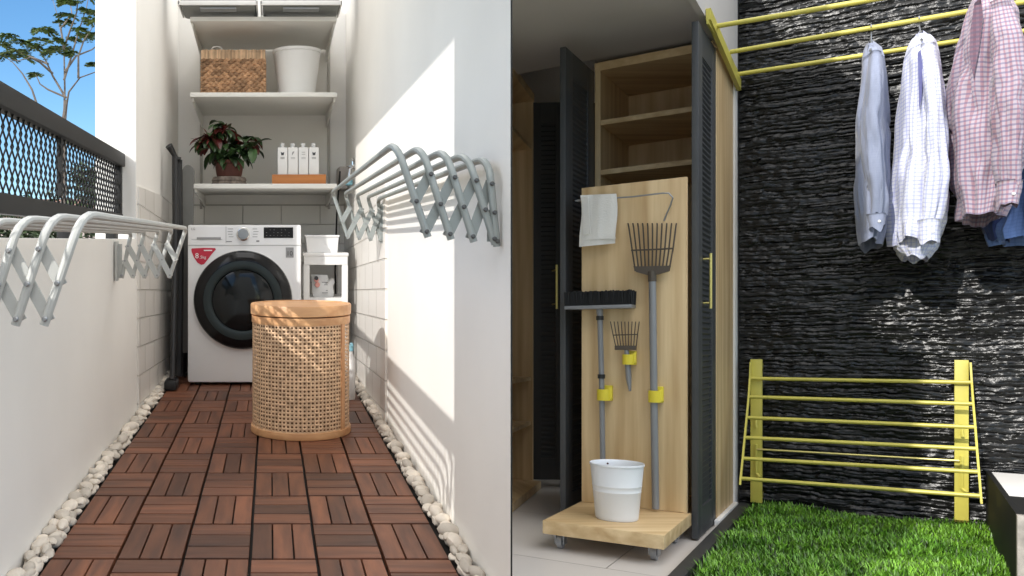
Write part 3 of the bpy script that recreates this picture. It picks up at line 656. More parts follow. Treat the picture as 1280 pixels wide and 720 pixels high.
# ------------------------------------------------------------------ mop and ironing board
Ym = 4.35
mo = thing('squeegee_mop', lp(214, 484, Ym), 'black long handled mop leaning in the left corner beside the machine', 'mop')
g = MB(); g.tube([lp(219, 196, Ym+.25), lp(219.5, 280, Ym+.2), lp(217, 400, Ym+.08), lp(215, 474, Ym)], [.018, .018, .014, .014], 10); obj('handle_pole', g, M['blackg'], mo)
g = MB(); g.tube([lp(211, 182, Ym+.22), lp(213.5, 186, Ym+.23), lp(219, 196, Ym+.25), lp(220, 206, Ym+.25)], [.021, .018, .014, .014], 10); g.tube([lp(219, 197, Ym+.25), lp(225.5, 199.5, Ym+.25)], [.010, .014], 8); obj('grip', g, M['blackm'], mo)
g = MB(); q = lp(214.5, 478, Ym); g.box((q.x-.035, Ym-.05, H+.004), (q.x+.03, Ym+.08, H+.055), .015); g.tube([lp(223, 200, Ym+.28), lp(225, 330, Ym+.26), lp(223, 470, Ym+.22)], .022, 10); obj('mop_head_and_gap', g, M['blackm'], mo)  # the tall black tube is put in as the dark gap beside the board
Yi = 4.72
ib = thing('ironing_board', lp(232, 481, Yi), 'folded ironing board with a grey cover standing left of the washing machine', 'ironing board')
pts = []
for k in range(9):
    t_ = math.pi*k/8; pts.append(lp(235-7.5*math.cos(t_), 216-10*math.sin(t_), Yi))
pts += [lp(241, 280, Yi), lp(240, 425, Yi), lp(235, 441, Yi), lp(229, 441, Yi), lp(225, 425, Yi), lp(226, 300, Yi)]
g = MB(); g.prism(pts, (0, .05, 0)); obj('board', g, M['ironing'], ib)
g = MB(); g.tube([lp(230, 300, Yi+.06), lp(229, 475, Yi+.07)], .010, 8); g.tube([lp(238, 300, Yi+.06), lp(224, 475, Yi+.07)], .010, 8); obj('folded_legs', g, M['blackm'], ib)
g = MB(); p0 = lp(221.5, 0, 4.95); g.box((XL+.03, 4.93, H), (lp(238, 0, 4.95).x, 4.98, lp(0, 300, 4.95).z), .01)
tag(obj('gap_shade_sheet', g, M['blackm']), 'black panel added as the shade in the gap behind the ironing board', 'panel')  # added black sheet, paints the shade of the gap

# ------------------------------------------------------------------ tree outside and things beyond the railing
def quadleaf(g, p, d, nrm, L_, w_, tone):
    d = d.normalized(); s_ = d.cross(nrm); s_ = s_.normalized() if s_.length > 1e-3 else Vector((1, 0, 0))
    g.add([p, p+d*L_*.45+s_*w_, p+d*L_, p+d*L_*.45-s_*w_], [(0, 1, 2, 3)], tone)
YT = 7.5
def tpx(x, y, dy=0): q = lp(x, y, YT+dy); return q
tr = thing('tree', (tpx(80, 300).x, YT, -2.6), 'slender tree with feathery leaves rising behind the railing', 'tree')
g = MB(); q = tpx(80, 150); g.tube([(q.x+.02, YT, -2.7), tpx(79, 300), tpx(80, 150), tpx(83, 125)], [.03, .028, .022, .016], 8)
obj('trunk', g, M['trunk'], tr)
br = [((80, 150), (81, 110), (80, 60), (72, 20), (66, 0), .5), ((80, 150), (86, 115), (100, 97), (125, 88), (145, 84), -.3), ((82, 122), (66, 95), (57, 75), (48, 62), (30, 55), .3),
      ((80, 100), (88, 75), (98, 40), (108, 10), (112, -10), .2), ((81, 90), (95, 70), (115, 62), (130, 50), (140, 45), .5), ((66, 92), (50, 78), (38, 72), (22, 76), (12, 74), -.4), ((46, 130), (40, 112), (28, 92), (16, 78), (5, 70), .2),
      ((80, 60), (87, 40), (96, 15), (98, -8), (99, -20), -.4), ((60, 80), (46, 74), (30, 68), (18, 62), (2, 58), .6), ((98, 98), (98, 70), (105, 50), (112, 40), (118, 30), 0), ((80, 62), (76, 35), (90, 18), (88, 5), (90, -10), .4), ((83, 122), (60, 112), (50, 105), (46, 96), (44, 92), 0)]
g = MB()
for b_ in br:
    dy = b_[5]; pts = [tpx(x, y, dy*i/4) for i, (x, y) in enumerate(b_[:5])]; g.tube(pts, [.011, .009, .0065, .004, .002], 6)
obj('branches', g, M['trunk'], tr)
g = MB()
cl = [(8, 44, 14), (8, 68, 14), (26, 52, 16), (20, 62, 16), (42, 58, 14), (30, 70, 14), (58, 36, 16), (66, 62, 18), (78, 60, 16), (70, 50, 14), (52, 48, 14), (84, 18, 13), (80, 26, 11), (98, 36, 13), (92, 48, 10), (110, 12, 12), (114, 24, 12), (106, 42, 12), (118, 42, 10), (82, 2, 12), (118, 80, 10), (44, 92, 9), (112, -6, 16), (2, 54, 14), (64, -6, 12), (125, 15, 14), (135, 40, 16), (92, 0, 9), (48, 36, 9), (88, 66, 9)]
for (cx_, cy_, rad) in cl:
    c_ = tpx(cx_, cy_, random.uniform(-.5, .6)); rd = rad*YT/F
    for k in range(9):
        an = random.uniform(0, 6.28); d = Vector((math.cos(an), math.sin(an), random.uniform(-.25, .22))).normalized(); Lf = rd*random.uniform(.7, 1.25)
        side = d.cross(Vector((0, 0, 1))).normalized()
        for j in range(12):
            t_ = (j+1)/12; pos = c_+d*Lf*t_+Vector((0, 0, -.28*Lf*t_*t_))
            for sgn in (-1, 1):
                ld = (side*sgn+d*.6+Vector((0, 0, random.uniform(-.35, .15)))).normalized()
                quadleaf(g, pos, ld, Vector((random.uniform(-.4, .4), random.uniform(-.4, .4), 1)), .055*(1.15-t_*.5)*random.uniform(.8, 1.2), .0115, random.random())
obj('crown', g, M['leaf'], tr, smooth=False, fix=False)

def bush(name, cx, cy, w, h, z0, n, lab, cat='shrub', lf=.07):
    t = thing(name, (cx, cy, z0), lab, cat, 'greenery beyond the railing', fr=None)
    g = MB(); g.tube([(cx, cy, z0), (cx+.05, cy, z0+h*.4), (cx, cy, z0+h*.75)], [.06, .045, .02], 6)
    for k in range(7):
        an = k*.9; g.tube([(cx, cy, z0+h*.35), (cx+w*.25*math.cos(an), cy+w*.25*math.sin(an), z0+h*.6), (cx+w*.42*math.cos(an), cy+w*.42*math.sin(an), z0+h*.8)], [.03, .02, .008], 5)
    obj('trunk', g, M['trunk'], t)
    g = MB(); cs = []
    for k in range(26):
        an = random.uniform(0, 6.28); r_ = w*.5*math.sqrt(random.random()); cs.append((cx+r_*math.cos(an), cy+r_*math.sin(an), z0+h*(.35+.62*random.random()*(1-.3*r_/w)), random.uniform(.12, .25)*w))
    for k in range(n):
        c_ = random.choice(cs); v = Vector((random.gauss(0, 1), random.gauss(0, 1), random.gauss(0, .8))).normalized()*c_[3]*random.uniform(.3, 1)
        quadleaf(g, Vector(c_[:3])+v, Vector((random.gauss(0, 1), random.gauss(0, 1), random.gauss(-.2, .6))), Vector((random.gauss(0, .5), random.gauss(0, .5), 1)), lf*random.uniform(.7, 1.4), lf*.25, random.random())
    obj('crown', g, M['leafd'], t, smooth=False, fix=False)
bush('bushy_tree', -4.35, 14.0, 1.9, 3.15, -2.2, 7000, 'dark bushy tree seen through the left part of the railing mesh', 'tree', .12)
bush('bushy_tree', -3.4, 15.5, 1.7, 3.6, -2.2, 6000, 'dark bushy tree seen through the right part of the railing mesh', 'tree', .12)
bush('bushy_tree', -6.3, 15.0, 2.4, 2.9, -2.2, 6000, 'dark bushy tree seen at the far left beneath the railing', 'tree', .12)
# far house
t = thing('far_house', (-9.5, 34, -2.2), 'distant pinkish house seen through the railing mesh', 'house', fr=None)
g = MB(); g.box((-18, 30, -2.2), (-5.2, 38, 2.7)); obj('wall', g, M['bwall'], t, fr=None, smooth=False)
g = MB(); g.prism([(-18.4, 29.6, 2.7), (-4.8, 29.6, 2.7), (-4.8, 34, 3.6), (-18.4, 34, 3.6)], (0, .05, .15)); g.prism([(-18.4, 38.4, 2.7), (-4.8, 38.4, 2.7), (-4.8, 34, 3.6), (-18.4, 34, 3.6)], (0, -.05, .15)); obj('roof', g, M['roof'], t, fr=None, smooth=False)
for x in (-16, -13, -10, -7.5):
    g = MB(); g.box((x, 29.9, .6), (x+1.1, 30.05, 1.9)); obj('window', g, M['wglass'], t, fr=None, smooth=False)

# =================================================================== RIGHT PLACE: yard with cabinet
HR = -.875; BS = 5.165; AS = -.69
# paved floor
g = MB()
poly = [(AS+.012, 2.02, HR), (AS+.012, 5.6, HR), (-3.38, 5.6, HR)]
g.prism([Vector(p) for p in poly], (0, 0, -.3)); o = obj('paved_floor', g, M['floorR'], fr='R', smooth=False); o['kind'] = 'structure'
# kerb strip and turf bed
g = MB(); g.box((AS+.013, 2.1, HR-.3), (AS+.064, BS-.02, HR+.022), .002); o = obj('kerb', g, M['kerb'], fr='R'); o['kind'] = 'structure'
g = MB(); g.box((AS+.065, 2.15, HR-.3), (2.2, BS+.02, HR-.012)); o = obj('turf_bed', g, M['soil'], fr='R', smooth=False); o['kind'] = 'structure'
# grass
N = 60000
aa = rng.uniform(AS+.085, .36, N); bb = rng.uniform(3.05, BS-.03, N)
LL = rng.uniform(.026, .066, N); ang = rng.uniform(0, 2*np.pi, N); ln = rng.uniform(.15, 1.15, N); wd = rng.uniform(.0028, .0055, N)
cl_ = np.array([mnoise.noise(Vector((a*5, b*4, 0))) for a, b in zip(aa, bb)]); LL *= 1+.45*cl_
X = aa*U.x+bb*V.x; Y = aa*U.y+bb*V.y
vs = np.zeros((N, 7, 3)); dx, dy = np.cos(ang), np.sin(ang); sx_, sy_ = -dy, dx
ww = [1, .85, .55]
for i, t_ in enumerate((0, .4, .75, 1)):
    out_ = LL*ln*t_*t_*.7; hz = LL*t_*np.sqrt(np.clip(1-.35*ln*t_, .2, 1))
    cx_ = X+dx*out_; cy_ = Y+dy*out_; cz_ = HR-.012+SR*Y+hz
    if i < 3:
        for s_i, sg in ((0, -1), (1, 1)):
            vs[:, i*2+s_i, 0] = cx_+sg*sx_*wd*ww[i]; vs[:, i*2+s_i, 1] = cy_+sg*sy_*wd*ww[i]; vs[:, i*2+s_i, 2] = cz_
    else: vs[:, 6, 0] = cx_; vs[:, 6, 1] = cy_; vs[:, 6, 2] = cz_
base = (np.arange(N)*7)[:, None]
quads = np.concatenate([base+np.array([[0, 1, 3, 2]]), base+np.array([[2, 3, 5, 4]])], 0); tris = base+np.array([[4, 5, 6]])
me = bpy.data.meshes.new('grass'); me.vertices.add(N*7); me.vertices.foreach_set('co', vs.reshape(-1))
lv = np.concatenate([quads.reshape(-1), tris.reshape(-1)]); me.loops.add(len(lv)); me.loops.foreach_set('vertex_index', lv.astype(np.int32))
npoly = 3*N; me.polygons.add(npoly); ls = np.concatenate([np.arange(2*N)*4, 8*N+np.arange(N)*3]); me.polygons.foreach_set('loop_start', ls.astype(np.int32))
me.update(calc_edges=True)
tone = rng.random(N); at = me.attributes.new('tone', 'FLOAT', 'FACE'); at.data.foreach_set('value', np.concatenate([tone, tone, tone]).astype(np.float32))
me.materials.append(M['grass']); o = bpy.data.objects.new('grass', me); C.objects.link(o); o['kind'] = 'stuff'; o['label'] = 'thick bright green grass below the black stone wall'; o['category'] = 'grass'

# split stone wall as real relief
a0, a1, zA, zB = AS+.005, 1.5, HR-.06, 2.25
da, dz_ = .0075, .0039; na, nz_ = int((a1-a0)/da), int((zB-zA)/dz_)
ag = np.linspace(a0, a1, na); zg = np.linspace(zA, zB, nz_)
AG, ZG = np.meshgrid(ag, zg)
def snoise(A, Z, fa, fz, seed, amp):
    r = np.random.default_rng(seed); ga = int((a1-a0)*fa)+4; gz = int((zB-zA)*fz)+4; G = r.uniform(-1, 1, (gz, ga))
    x = (A-a0)*fa; y = (Z-zA)*fz; xi = x.astype(int); yi = y.astype(int); fx = x-xi; fy = y-yi; fx = fx*fx*(3-2*fx); fy = fy*fy*(3-2*fy)
    return amp*((G[yi, xi]*(1-fx)+G[yi, xi+1]*fx)*(1-fy)+(G[yi+1, xi]*(1-fx)+G[yi+1, xi+1]*fx)*fy)
ZW = ZG+snoise(AG, ZG, 7, 3, 1, .007)+snoise(AG, ZG, 30, 12, 2, .005)
rh = []; z = zA-.03
while z < zB+.05: rh.append(z); z += random.choice((.011, .014, .018, .022, .027))
rh = np.array(rh); ri = np.clip(np.searchsorted(rh, ZW)-1, 0, len(rh)-2)
fz_ = (ZW-rh[ri])/(rh[ri+1]-rh[ri])
HT = np.zeros_like(AG)
r2 = np.random.default_rng(5)
for i in range(len(rh)-1):
    cuts = [a0-.2*r2.random()]
    while cuts[-1] < a1: cuts.append(cuts[-1]+r2.choice([.09, .15, .22, .32, .45]))
    cuts = np.array(cuts); mk = ri == i
    ak = AG[mk]+.012*np.sin(fz_[mk]*3+i); ci = np.clip(np.searchsorted(cuts, ak)-1, 0, len(cuts)-2); fa = (ak-cuts[ci])/(cuts[ci+1]-cuts[ci])
    dep = r2.uniform(0, .013, len(cuts)); tl = r2.uniform(-.012, .012, len(cuts)); tz = r2.uniform(-.004, .010, len(cuts))
    e = np.minimum(np.minimum(fa, 1-fa)*(cuts[ci+1]-cuts[ci])/.010, 1); fzz = fz_[mk]; ez = np.minimum(np.minimum(fzz, 1-fzz)*(rh[i+1]-rh[i])/.006, 1)
    HT[mk] = dep[ci]+tl[ci]*(fa-.5)-tz[ci]*(fzz-.5)*2-.003*(1-e)**2-.007*(1-ez)**2
HT *= .52
HT += snoise(AG, ZG, 32, 80, 3, .0022)+snoise(AG, ZG, 60, 150, 4, .0010)+snoise(AG, ZG, 10, 40, 6, .0035)
BG = BS-HT
X = AG*U.x+BG*V.x; Y = AG*U.y+BG*V.y; Zw = ZG+SR*Y
me = bpy.data.meshes.new('stone_wall'); co_ = np.stack([X, Y, Zw], -1).reshape(-1, 3)
base0 = np.array(tf('R', ((a0+a1)/2, BS, HR)))
co_ = co_-base0
me.vertices.add(len(co_)); me.vertices.foreach_set('co', co_.reshape(-1))
idx = np.arange(na*nz_).reshape(nz_, na); q = np.stack([idx[:-1, :-1], idx[:-1, 1:], idx[1:, 1:], idx[1:, :-1]], -1).reshape(-1, 4)
me.loops.add(q.size); me.loops.foreach_set('vertex_index', q.reshape(-1).astype(np.int32)); me.polygons.add(len(q)); me.polygons.foreach_set('loop_start', (np.arange(len(q))*4).astype(np.int32)); me.update(calc_edges=True)
me.polygons.foreach_set('use_smooth', [True]*len(q)); me.set_sharp_from_angle(angle=R(50)); me.materials.append(M['stone'])
sw = bpy.data.objects.new('stone_wall', me); C.objects.link(sw); sw.location = base0; sw['_o'] = tuple(base0); tag(sw, 'black split stone wall behind the grass and hanging shirts', 'wall')
g = MB(); g.box((a0, BS+.02, HR-.5), (a1, BS+.2, zB)); obj('wall_core', g, M['stone'], sw, fr='R', smooth=False)

# house walls behind and above the cabinet
g = MB(); g.box((-3.38, 5.62, HR-.3), (AS-.10, 5.75, 2.2)); tag(obj('rear_wall', g, M['plasterR'], fr='R', smooth=False), 'pale wall in shadow behind the wooden cabinets', 'wall')
CZ = 1.50; aL0 = -1.28
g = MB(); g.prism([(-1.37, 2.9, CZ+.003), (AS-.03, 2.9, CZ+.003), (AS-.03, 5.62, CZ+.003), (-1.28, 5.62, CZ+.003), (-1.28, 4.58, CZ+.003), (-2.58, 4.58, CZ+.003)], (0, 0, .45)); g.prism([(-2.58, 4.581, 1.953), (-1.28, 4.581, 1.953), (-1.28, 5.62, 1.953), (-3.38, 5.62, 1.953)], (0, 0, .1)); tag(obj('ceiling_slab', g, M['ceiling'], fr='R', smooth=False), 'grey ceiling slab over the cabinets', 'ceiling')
g = MB(); g.box((AS-.02, BS-.075, HR-.1), (AS-.003, BS+.1, 1.477))
w = tag(obj('side_wall', g, M['plasterR'], fr='R', smooth=False), 'narrow white wall and edge strip between cabinet and stone wall', 'wall')
g = MB(); g.box((AS-.012, 4.50, HR), (AS+.010, BS-.076, HR+.030), .002); obj('skirting', g, M['plasterR'], w, fr='R')
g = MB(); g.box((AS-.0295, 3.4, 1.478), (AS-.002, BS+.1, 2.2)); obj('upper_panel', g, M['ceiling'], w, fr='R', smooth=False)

# ------------------------------------------------------------------ main cabinet
bF = 4.57; aL, aR = -1.275, -.715; zT = 1.477
cbn = thing('cabinet', (-1.0, 4.85, HR), 'tall oak cabinet with open charcoal louvred doors', 'cabinet', fr='R')
th = .028
g = MB(); g.box((aL, bF, HR+.004), (aL+th, BS, zT)); obj('side_panel', g, M['oakz'], cbn, fr='R', smooth=False)
g = MB(); g.box((aR-th, bF, HR+.02), (aR+.012, BS-.076, zT-.03), .001); obj('side_panel', g, M['oakz'], cbn, fr='R', smooth=False)
g = MB(); g.box((aL-.001, bF-.003, zT-.042), (aR-.001, BS, zT+.001), .001); obj('top_panel', g, M['oaku'], cbn, fr='R', smooth=False)
g = MB(); g.box((aL+th, BS-.02, HR+.004), (aR-th, BS, zT-.042)); obj('back_panel', g, M['oakz'], cbn, fr='R', smooth=False)
g = MB(); g.box((aL+th, bF+.01, HR+.004), (aR-th, BS-.02, HR+.03)); obj('bottom_panel', g, M['oaku'], cbn, fr='R', smooth=False)
for y_ in (154, 216): 
    p = rb(749, y_, bF+.004); g = MB(); g.box((aL+th, bF+.004, p.z-.012), (aR-th, BS-.02, p.z+.014), .001); obj('shelf', g, M['oaku'], cbn, fr='R', smooth=False)
g = MB(); g.box((aR-th-.001, bF-.002, .55), (aR-th+.004, BS, .552))
def louvre_door(parent, p0, p1, z0, z1, face, thick=.030, frw=.085, n=70, fr='R', handle=None):
    """door between plan points p0 (hinge) and p1 (free edge); louvres slope on both faces"""
    p0 = Vector((p0[0], p0[1], 0)); p1 = Vector((p1[0], p1[1], 0)); d = (p1-p0); W_ = d.length; d.normalize(); nrm = Vector((-d.y, d.x, 0))*face
    def X(v): return p0+d*v.x+nrm*v.y+Vector((0, 0, v.z))
    g = MB()
    g.box((0, 0, z0), (frw, thick, z1), .002, xf=X); g.box((W_-frw, 0, z0), (W_, thick, z1), .002, xf=X)
    g.box((frw, .001, z0), (W_-frw, thick-.001, z0+.13), xf=X); g.box((frw, .001, z1-.13), (W_-frw, thick-.001, z1), xf=X)
    dr_ = obj('door', g, M['char'], parent, fr=fr)
    g = MB(); hh_ = (z1-z0-.26)/n
    for k in range(n):
        z = z0+.13+k*hh_
        g.add([X(Vector(v)) for v in ((frw, .004, z+hh_*.05), (W_-frw, .004, z+hh_*.05), (W_-frw, thick-.004, z+hh_*.85), (frw, thick-.004, z+hh_*.85),
              (frw, .004, z+hh_*.30), (W_-frw, .004, z+hh_*.30), (W_-frw, thick-.004, z+hh_*1.1), (frw, thick-.004, z+hh_*1.1))],
              [(0, 1, 2, 3), (4, 7, 6, 5), (0, 4, 5, 1), (2, 6, 7, 3), (0, 3, 7, 4), (1, 5, 6, 2)])
    obj('louvre_slats', g, M['char'], dr_, fr=fr, smooth=False)
    g = MB(); g.box((frw, thick/2-.002, z0+.13), (W_-frw, thick/2+.002, z1-.13), xf=X); obj('light_stop_panel', g, M['char'], dr_, fr=fr, smooth=False)  # solid sheet added so that no light shines through the slats
    if handle:
        zc, hl, side, pos = handle
        g = MB(); y_ = thick+.03 if side > 0 else -.03; ye = thick-.001 if side > 0 else .001
        g.tube([X(Vector((pos, y_, zc-hl))), X(Vector((pos, y_, zc+hl)))], .0065, 8)
        for zz in (zc-hl*.8, zc+hl*.8): g.tube([X(Vector((pos, ye, zz))), X(Vector((pos, y_, zz)))], .005, 6)
        obj('handle', g, M['brass'], dr_, fr=fr)
    return dr_
h_ = ra(883, 351, -.69)
bN = ra(864.5, 351, -.732).y; hpos = bF-ra(884, 351, -.69).y
louvre_door(cbn, (-.732, bF-.004), (-.732, bN), HR+.008, 1.433, 1, thick=.027, n=80, handle=(h_.z, .125, 1, hpos), frw=.10)
bN = ra(700, 351, aL-.03).y
louvre_door(cbn, (aL-.03, bF-.004), (aL-.03, bN), HR+.02, 1.433, 1, thick=.027, n=80, frw=.11)

# ------------------------------------------------------------------ rolling platform with upright board
pz = -.75
tr_ = thing('rolling_platform', (-.97, 3.83, HR), 'low oak platform on castors with an upright oak tool board', 'platform', fr='R')
g = MB(); g.box((-1.208, 3.555, pz-.056), (-.730, 4.10, pz), .003); obj('deck_board', g, M['oaku'], tr_, fr='R')
pL = rb(727, 234, 4.085); pR = rb(858.5, 222, 4.085)
g = MB(); g.box((pL.x, 4.085, pz+.001), (pR.x, 4.11, (pL.z+pR.z)/2), .002); obj('tool_board', g, M['oakz'], tr_, fr='R')
for (ca, cb_) in ((-1.155, 3.63), (-.787, 3.66), (-1.155, 4.03), (-.787, 4.03)):
    g = MB(); X0 = Vector((ca, cb_, HR)); pa = [X0+Vector((s_, 0, .030)) for s_ in (-.011, .011)]
    g.tube(pa, .029, 20); cs_ = obj('castor', g, M['greys'], tr_, fr='R')
    g = MB(); g.box((ca-.020, cb_-.018, HR+.020), (ca-.014, cb_+.020, HR+.066)); g.box((ca+.014, cb_-.018, HR+.020), (ca+.020, cb_+.020, HR+.066)); g.box((ca-.025, cb_-.025, HR+.0625), (ca+.025, cb_+.028, pz-.0565)); obj('fork', g, M['steel'], cs_, fr='R', smooth=False)
BF = 4.085
# towel bar
tb_ = thing('towel_bar', rb(780, 247, BF), 'thin steel bar with a curved end at the top of the tool board', 'towel bar', fr='R')
g = MB(); g.tube([rb(719, 251, BF-.05), rb(745, 249.2, BF-.05), rb(790, 246, BF-.05), rb(828, 241.5, BF-.05), rb(836, 241.5, BF-.05), rb(841, 247, BF-.045), rb(838, 257, BF-.03), rb(833, 268, BF-.008), rb(830, 276, BF-.004)], .0036, 8); obj('bar', g, M['steel'], tb_, fr='R')
g = MB(); g.tube([rb(722, 250.8, BF-.05), rb(729, 250.5, BF-.001)], .006, 8); obj('mount', g, M['steel'], tb_, fr='R')
# towel
g = MB(); nx_, nzz = 18, 22; vs = []; 
def tw(i, j, side):
    u_ = i/nx_; v_ = j/nzz; x = 725.5+45*u_; yt = 244+ -2*u_; y = yt+v_*(64.5-2.5*u_)
    f_ = .004*math.sin(u_*7+v_*2)+.0012*math.sin(u_*19+1+v_)
    if u_ < .30: f_ -= .010*(1-u_/.3)*(1-max(0, v_-.8)*4 if v_ > .8 else 1)
    q_ = rb(x+(1.5*math.sin(v_*5) if i in (0, nx_) else 0), y, BF-.058+side*.012+f_); return q_
for side in (0, 1): vs += [tw(i, j, side) for j in range(nzz+1) for i in range(nx_+1)]
fs = []; K = (nx_+1)*(nzz+1)
for j in range(nzz):
    for i in range(nx_): a_ = j*(nx_+1)+i; fs += [(a_, a_+1, a_+nx_+2, a_+nx_+1), (K+a_, K+a_+nx_+1, K+a_+nx_+2, K+a_+1)]
edge = [j*(nx_+1) for j in range(nzz+1)]; fs += [(edge[k], edge[k+1], K+edge[k+1], K+edge[k]) for k in range(nzz)]; edge = [e_+nx_ for e_ in edge]; fs += [(edge[k], K+edge[k], K+edge[k+1], edge[k+1]) for k in range(nzz)]
fs += [(i, K+i, K+i+1, i+1) for i in range(nx_)]+[(nzz*(nx_+1)+i, nzz*(nx_+1)+i+1, K+nzz*(nx_+1)+i+1, K+nzz*(nx_+1)+i) for i in range(nx_)]
g.add(vs, fs)
# folded inner layer and hem
lay = [rb(727, 246, BF-.075), rb(735, 246, BF-.079), rb(738, 292, BF-.079), rb(729, 294, BF-.074)]
g.prism(lay, (0, .006, 0)); g.prism([rb(729, 297, BF-.066), rb(769, 296, BF-.066), rb(769, 298.5, BF-.066), rb(729, 300, BF-.066)], (0, .006, 0))
tag(obj('towel', g, M['towel'], fr='R', sharp=60), 'white folded towel hanging over the steel bar', 'towel')
def tool(name, base, label, cat): return thing(name, base, label, cat, fr='R')
b1 = BF-.035
# leaf rake
rk = tool('leaf_rake', rb(819, 637, b1), 'grey leaf rake standing head up against the oak board', 'rake')
g = MB(); n = 11
for k in range(n):
    t_ = k/(n-1); g.tube([rb(794+42*t_, 339, b1), rb(790+51*t_, 312, b1-.006), rb(786+59*t_, 283+1.5*math.cos(t_*3), b1), rb(785+60.5*t_, 279.5, b1+.02)], .0036, 5)
g.tube([rb(789, 313, b1-.009), rb(815, 312, b1-.010), rb(842, 310.5, b1-.009)], .004, 6); obj('tines', g, M['rtool'], rk, fr='R')
g = MB(); g.prism([rb(791.5, 333, b1-.012), rb(838, 332, b1-.012), rb(835, 339, b1-.012), rb(822, 343, b1-.012), rb(808, 343.5, b1-.012), rb(795, 340, b1-.012)], (0, .016, 0)); g.tube([rb(815, 339, b1-.004), rb(815.4, 352, b1-.004)], .018, 10); obj('head', g, M['rtool'], rk, fr='R')
g = MB(); g.tube([rb(815.4, 349, b1-.004), rb(817.5, 500, b1-.004), rb(819.5, 636, b1-.004)], .0158, 12); obj('handle_pole', g, M['pole'], rk, fr='R')
# broom
bz = tool('broom', rb(754, 600, b1), 'push broom with black bristles hung head up on the board', 'broom')
g = MB(); p0, p1 = rb(708, 366, b1-.02), rb(792, 363, b1-.02); za, zb_ = rb(750, 382, b1).z, rb(750, 364.5, b1).z
for k in range(60):
    for r_ in range(4):
        a_ = p0.x+(p1.x-p0.x)*(k+.5)/60; b_ = b1-.045+r_*.02; g.tube([(a_, b_, za), (a_+random.uniform(-.003, .003), b_+random.uniform(-.003, .003), zb_+random.uniform(-.004, .003))], .0038, 4, tone=random.random())
obj('bristles', g, M['bristle'], bz, fr='R')
g = MB(); g.box((p0.x, b1-.055, rb(750, 386.5, b1).z), (p1.x, b1+.022, za), .004); obj('head', g, M['pole'], bz, fr='R')
g = MB(); g.tube([rb(749.5, 385, b1-.012), rb(750, 400, b1-.01), rb(752, 472, b1-.006), rb(753.8, 600, b1-.004)], [.016, .012, .012, .012], 10); obj('handle_pole', g, M['pole'], bz, fr='R')
g = MB()
for y_ in (397.5, 470.5): x_ = 750+(y_-400)*.025; g.tube([rb(x_, y_-2.6, b1-.010), rb(x_, y_+2.6, b1-.010)], .0165, 10)
obj('collar', g, M['blackm'], bz, fr='R')
# hand rake
hr_ = tool('hand_rake', rb(787, 489, b1), 'small hand rake clipped between broom and leaf rake', 'hand rake')
g = MB()
for k in range(9):
    t_ = k/8; g.tube([rb(770+25*t_, 435, b1), rb(766+31*t_, 417, b1-.005), rb(763+36*t_, 402, b1+.004)], .0022, 5)
g.tube([rb(766, 419, b1-.006), rb(797, 418, b1-.006)], .0025, 5); obj('tines', g, M['rtool'], hr_, fr='R')
g = MB(); g.box((rb(769, 434, b1).x, b1-.012, rb(782, 437.5, b1).z), (rb(795.5, 434, b1).x, b1+.004, rb(782, 432, b1).z), .002); obj('head', g, M['rtool'], hr_, fr='R')
g = MB(); g.tube([rb(783, 436, b1), rb(784.5, 452, b1), rb(786, 474, b1), rb(787.5, 489, b1)], [.009, .013, .012, .005], 10); obj('handle', g, M['pole'], hr_, fr='R')
# yellow clips
for (x, y, w_, h2, lab) in ((754.6, 492, 9.5, 10, 'yellow clip on the tool board gripping the broom pole'), (818.6, 494, 9.5, 10.5, 'yellow clip on the tool board gripping the leaf rake pole'), (785.5, 448, 8.5, 9, 'yellow clip on the tool board holding the small hand rake')):
    t = thing('tool_clip', rb(x, y+h2, b1), lab, 'clip', 'yellow clips on the tool board', fr='R')
    s_ = rb(x+w_, y, b1-.02).x-rb(x, y, b1-.02).x; q = rb(x, y, b1-.012); zz = rb(x, y-h2, b1).z-rb(x, y, b1).z
    g = MB(); arc = [(q.x+s_*.92*math.cos(t_), q.y+.004+.026*math.sin(t_)) for t_ in [math.pi*(1.0+k/10) for k in range(11)]]
    out_ = arc; inn = [(q.x+s_*.80*math.cos(t_), q.y+.004+.020*math.sin(t_)) for t_ in [math.pi*(1.0+k/10) for k in range(11)]]
    ring_ = out_+inn[::-1]; g.prism([Vector((x_, y_, q.z-zz*.85)) for x_, y_ in ring_], (0, 0, zz*1.4)); obj('jaw', g, M['clip'], t, fr='R', sharp=50)
    g = MB(); g.box((q.x-s_*.5, q.y+.022, q.z-zz*.9), (q.x+s_*.9, BF-.001, q.z+zz), .003); g.prism([(q.x+s_*.55, q.y-.01, q.z+zz*.5), (q.x+s_*1.1, q.y, q.z+zz*.9), (q.x+s_*1.1, q.y, q.z-zz*.6), (q.x+s_*.55, q.y-.01, q.z-zz*.8)], (0, .012, 0)); obj('backplate', g, M['clip'], t, fr='R')
# bucket
BXY = ((771-338)/F*3.61, 3.61)
bu = thing('bucket', (BXY[0], BXY[1], pz), 'white ribbed bucket standing on the oak platform', 'bucket', fr='RX')
hb = .240; g = MB(); prof = [(.075, .003), (.083, .001), (.086, .006), (.087, .014), (.0963, hb*.50), (.0972, hb*.505), (.0972, hb*.515), (.0966, hb*.52), (.0990, hb*.60), (.0998, hb*.605), (.0998, hb*.615), (.0993, hb*.62), (.1065, hb*.955), (.1095, hb*.96), (.1105, hb*.98), (.109, hb), (.1065, hb*.985), (.104, hb*.93), (.082, .02), (.02, .012)]
g.lathe(prof, (BXY[0], BXY[1], pz), 56); obj('bucket_body', g, M['bucket'], bu, fr='RX', sharp=50)
g = MB(); g.lathe([(.004, 0), (.004, .003)], (BXY[0]+.002, BXY[1]+.104, pz+hb-.018), 8, axis='y'); obj('rivet', g, M['pot'], bu, fr='RX')

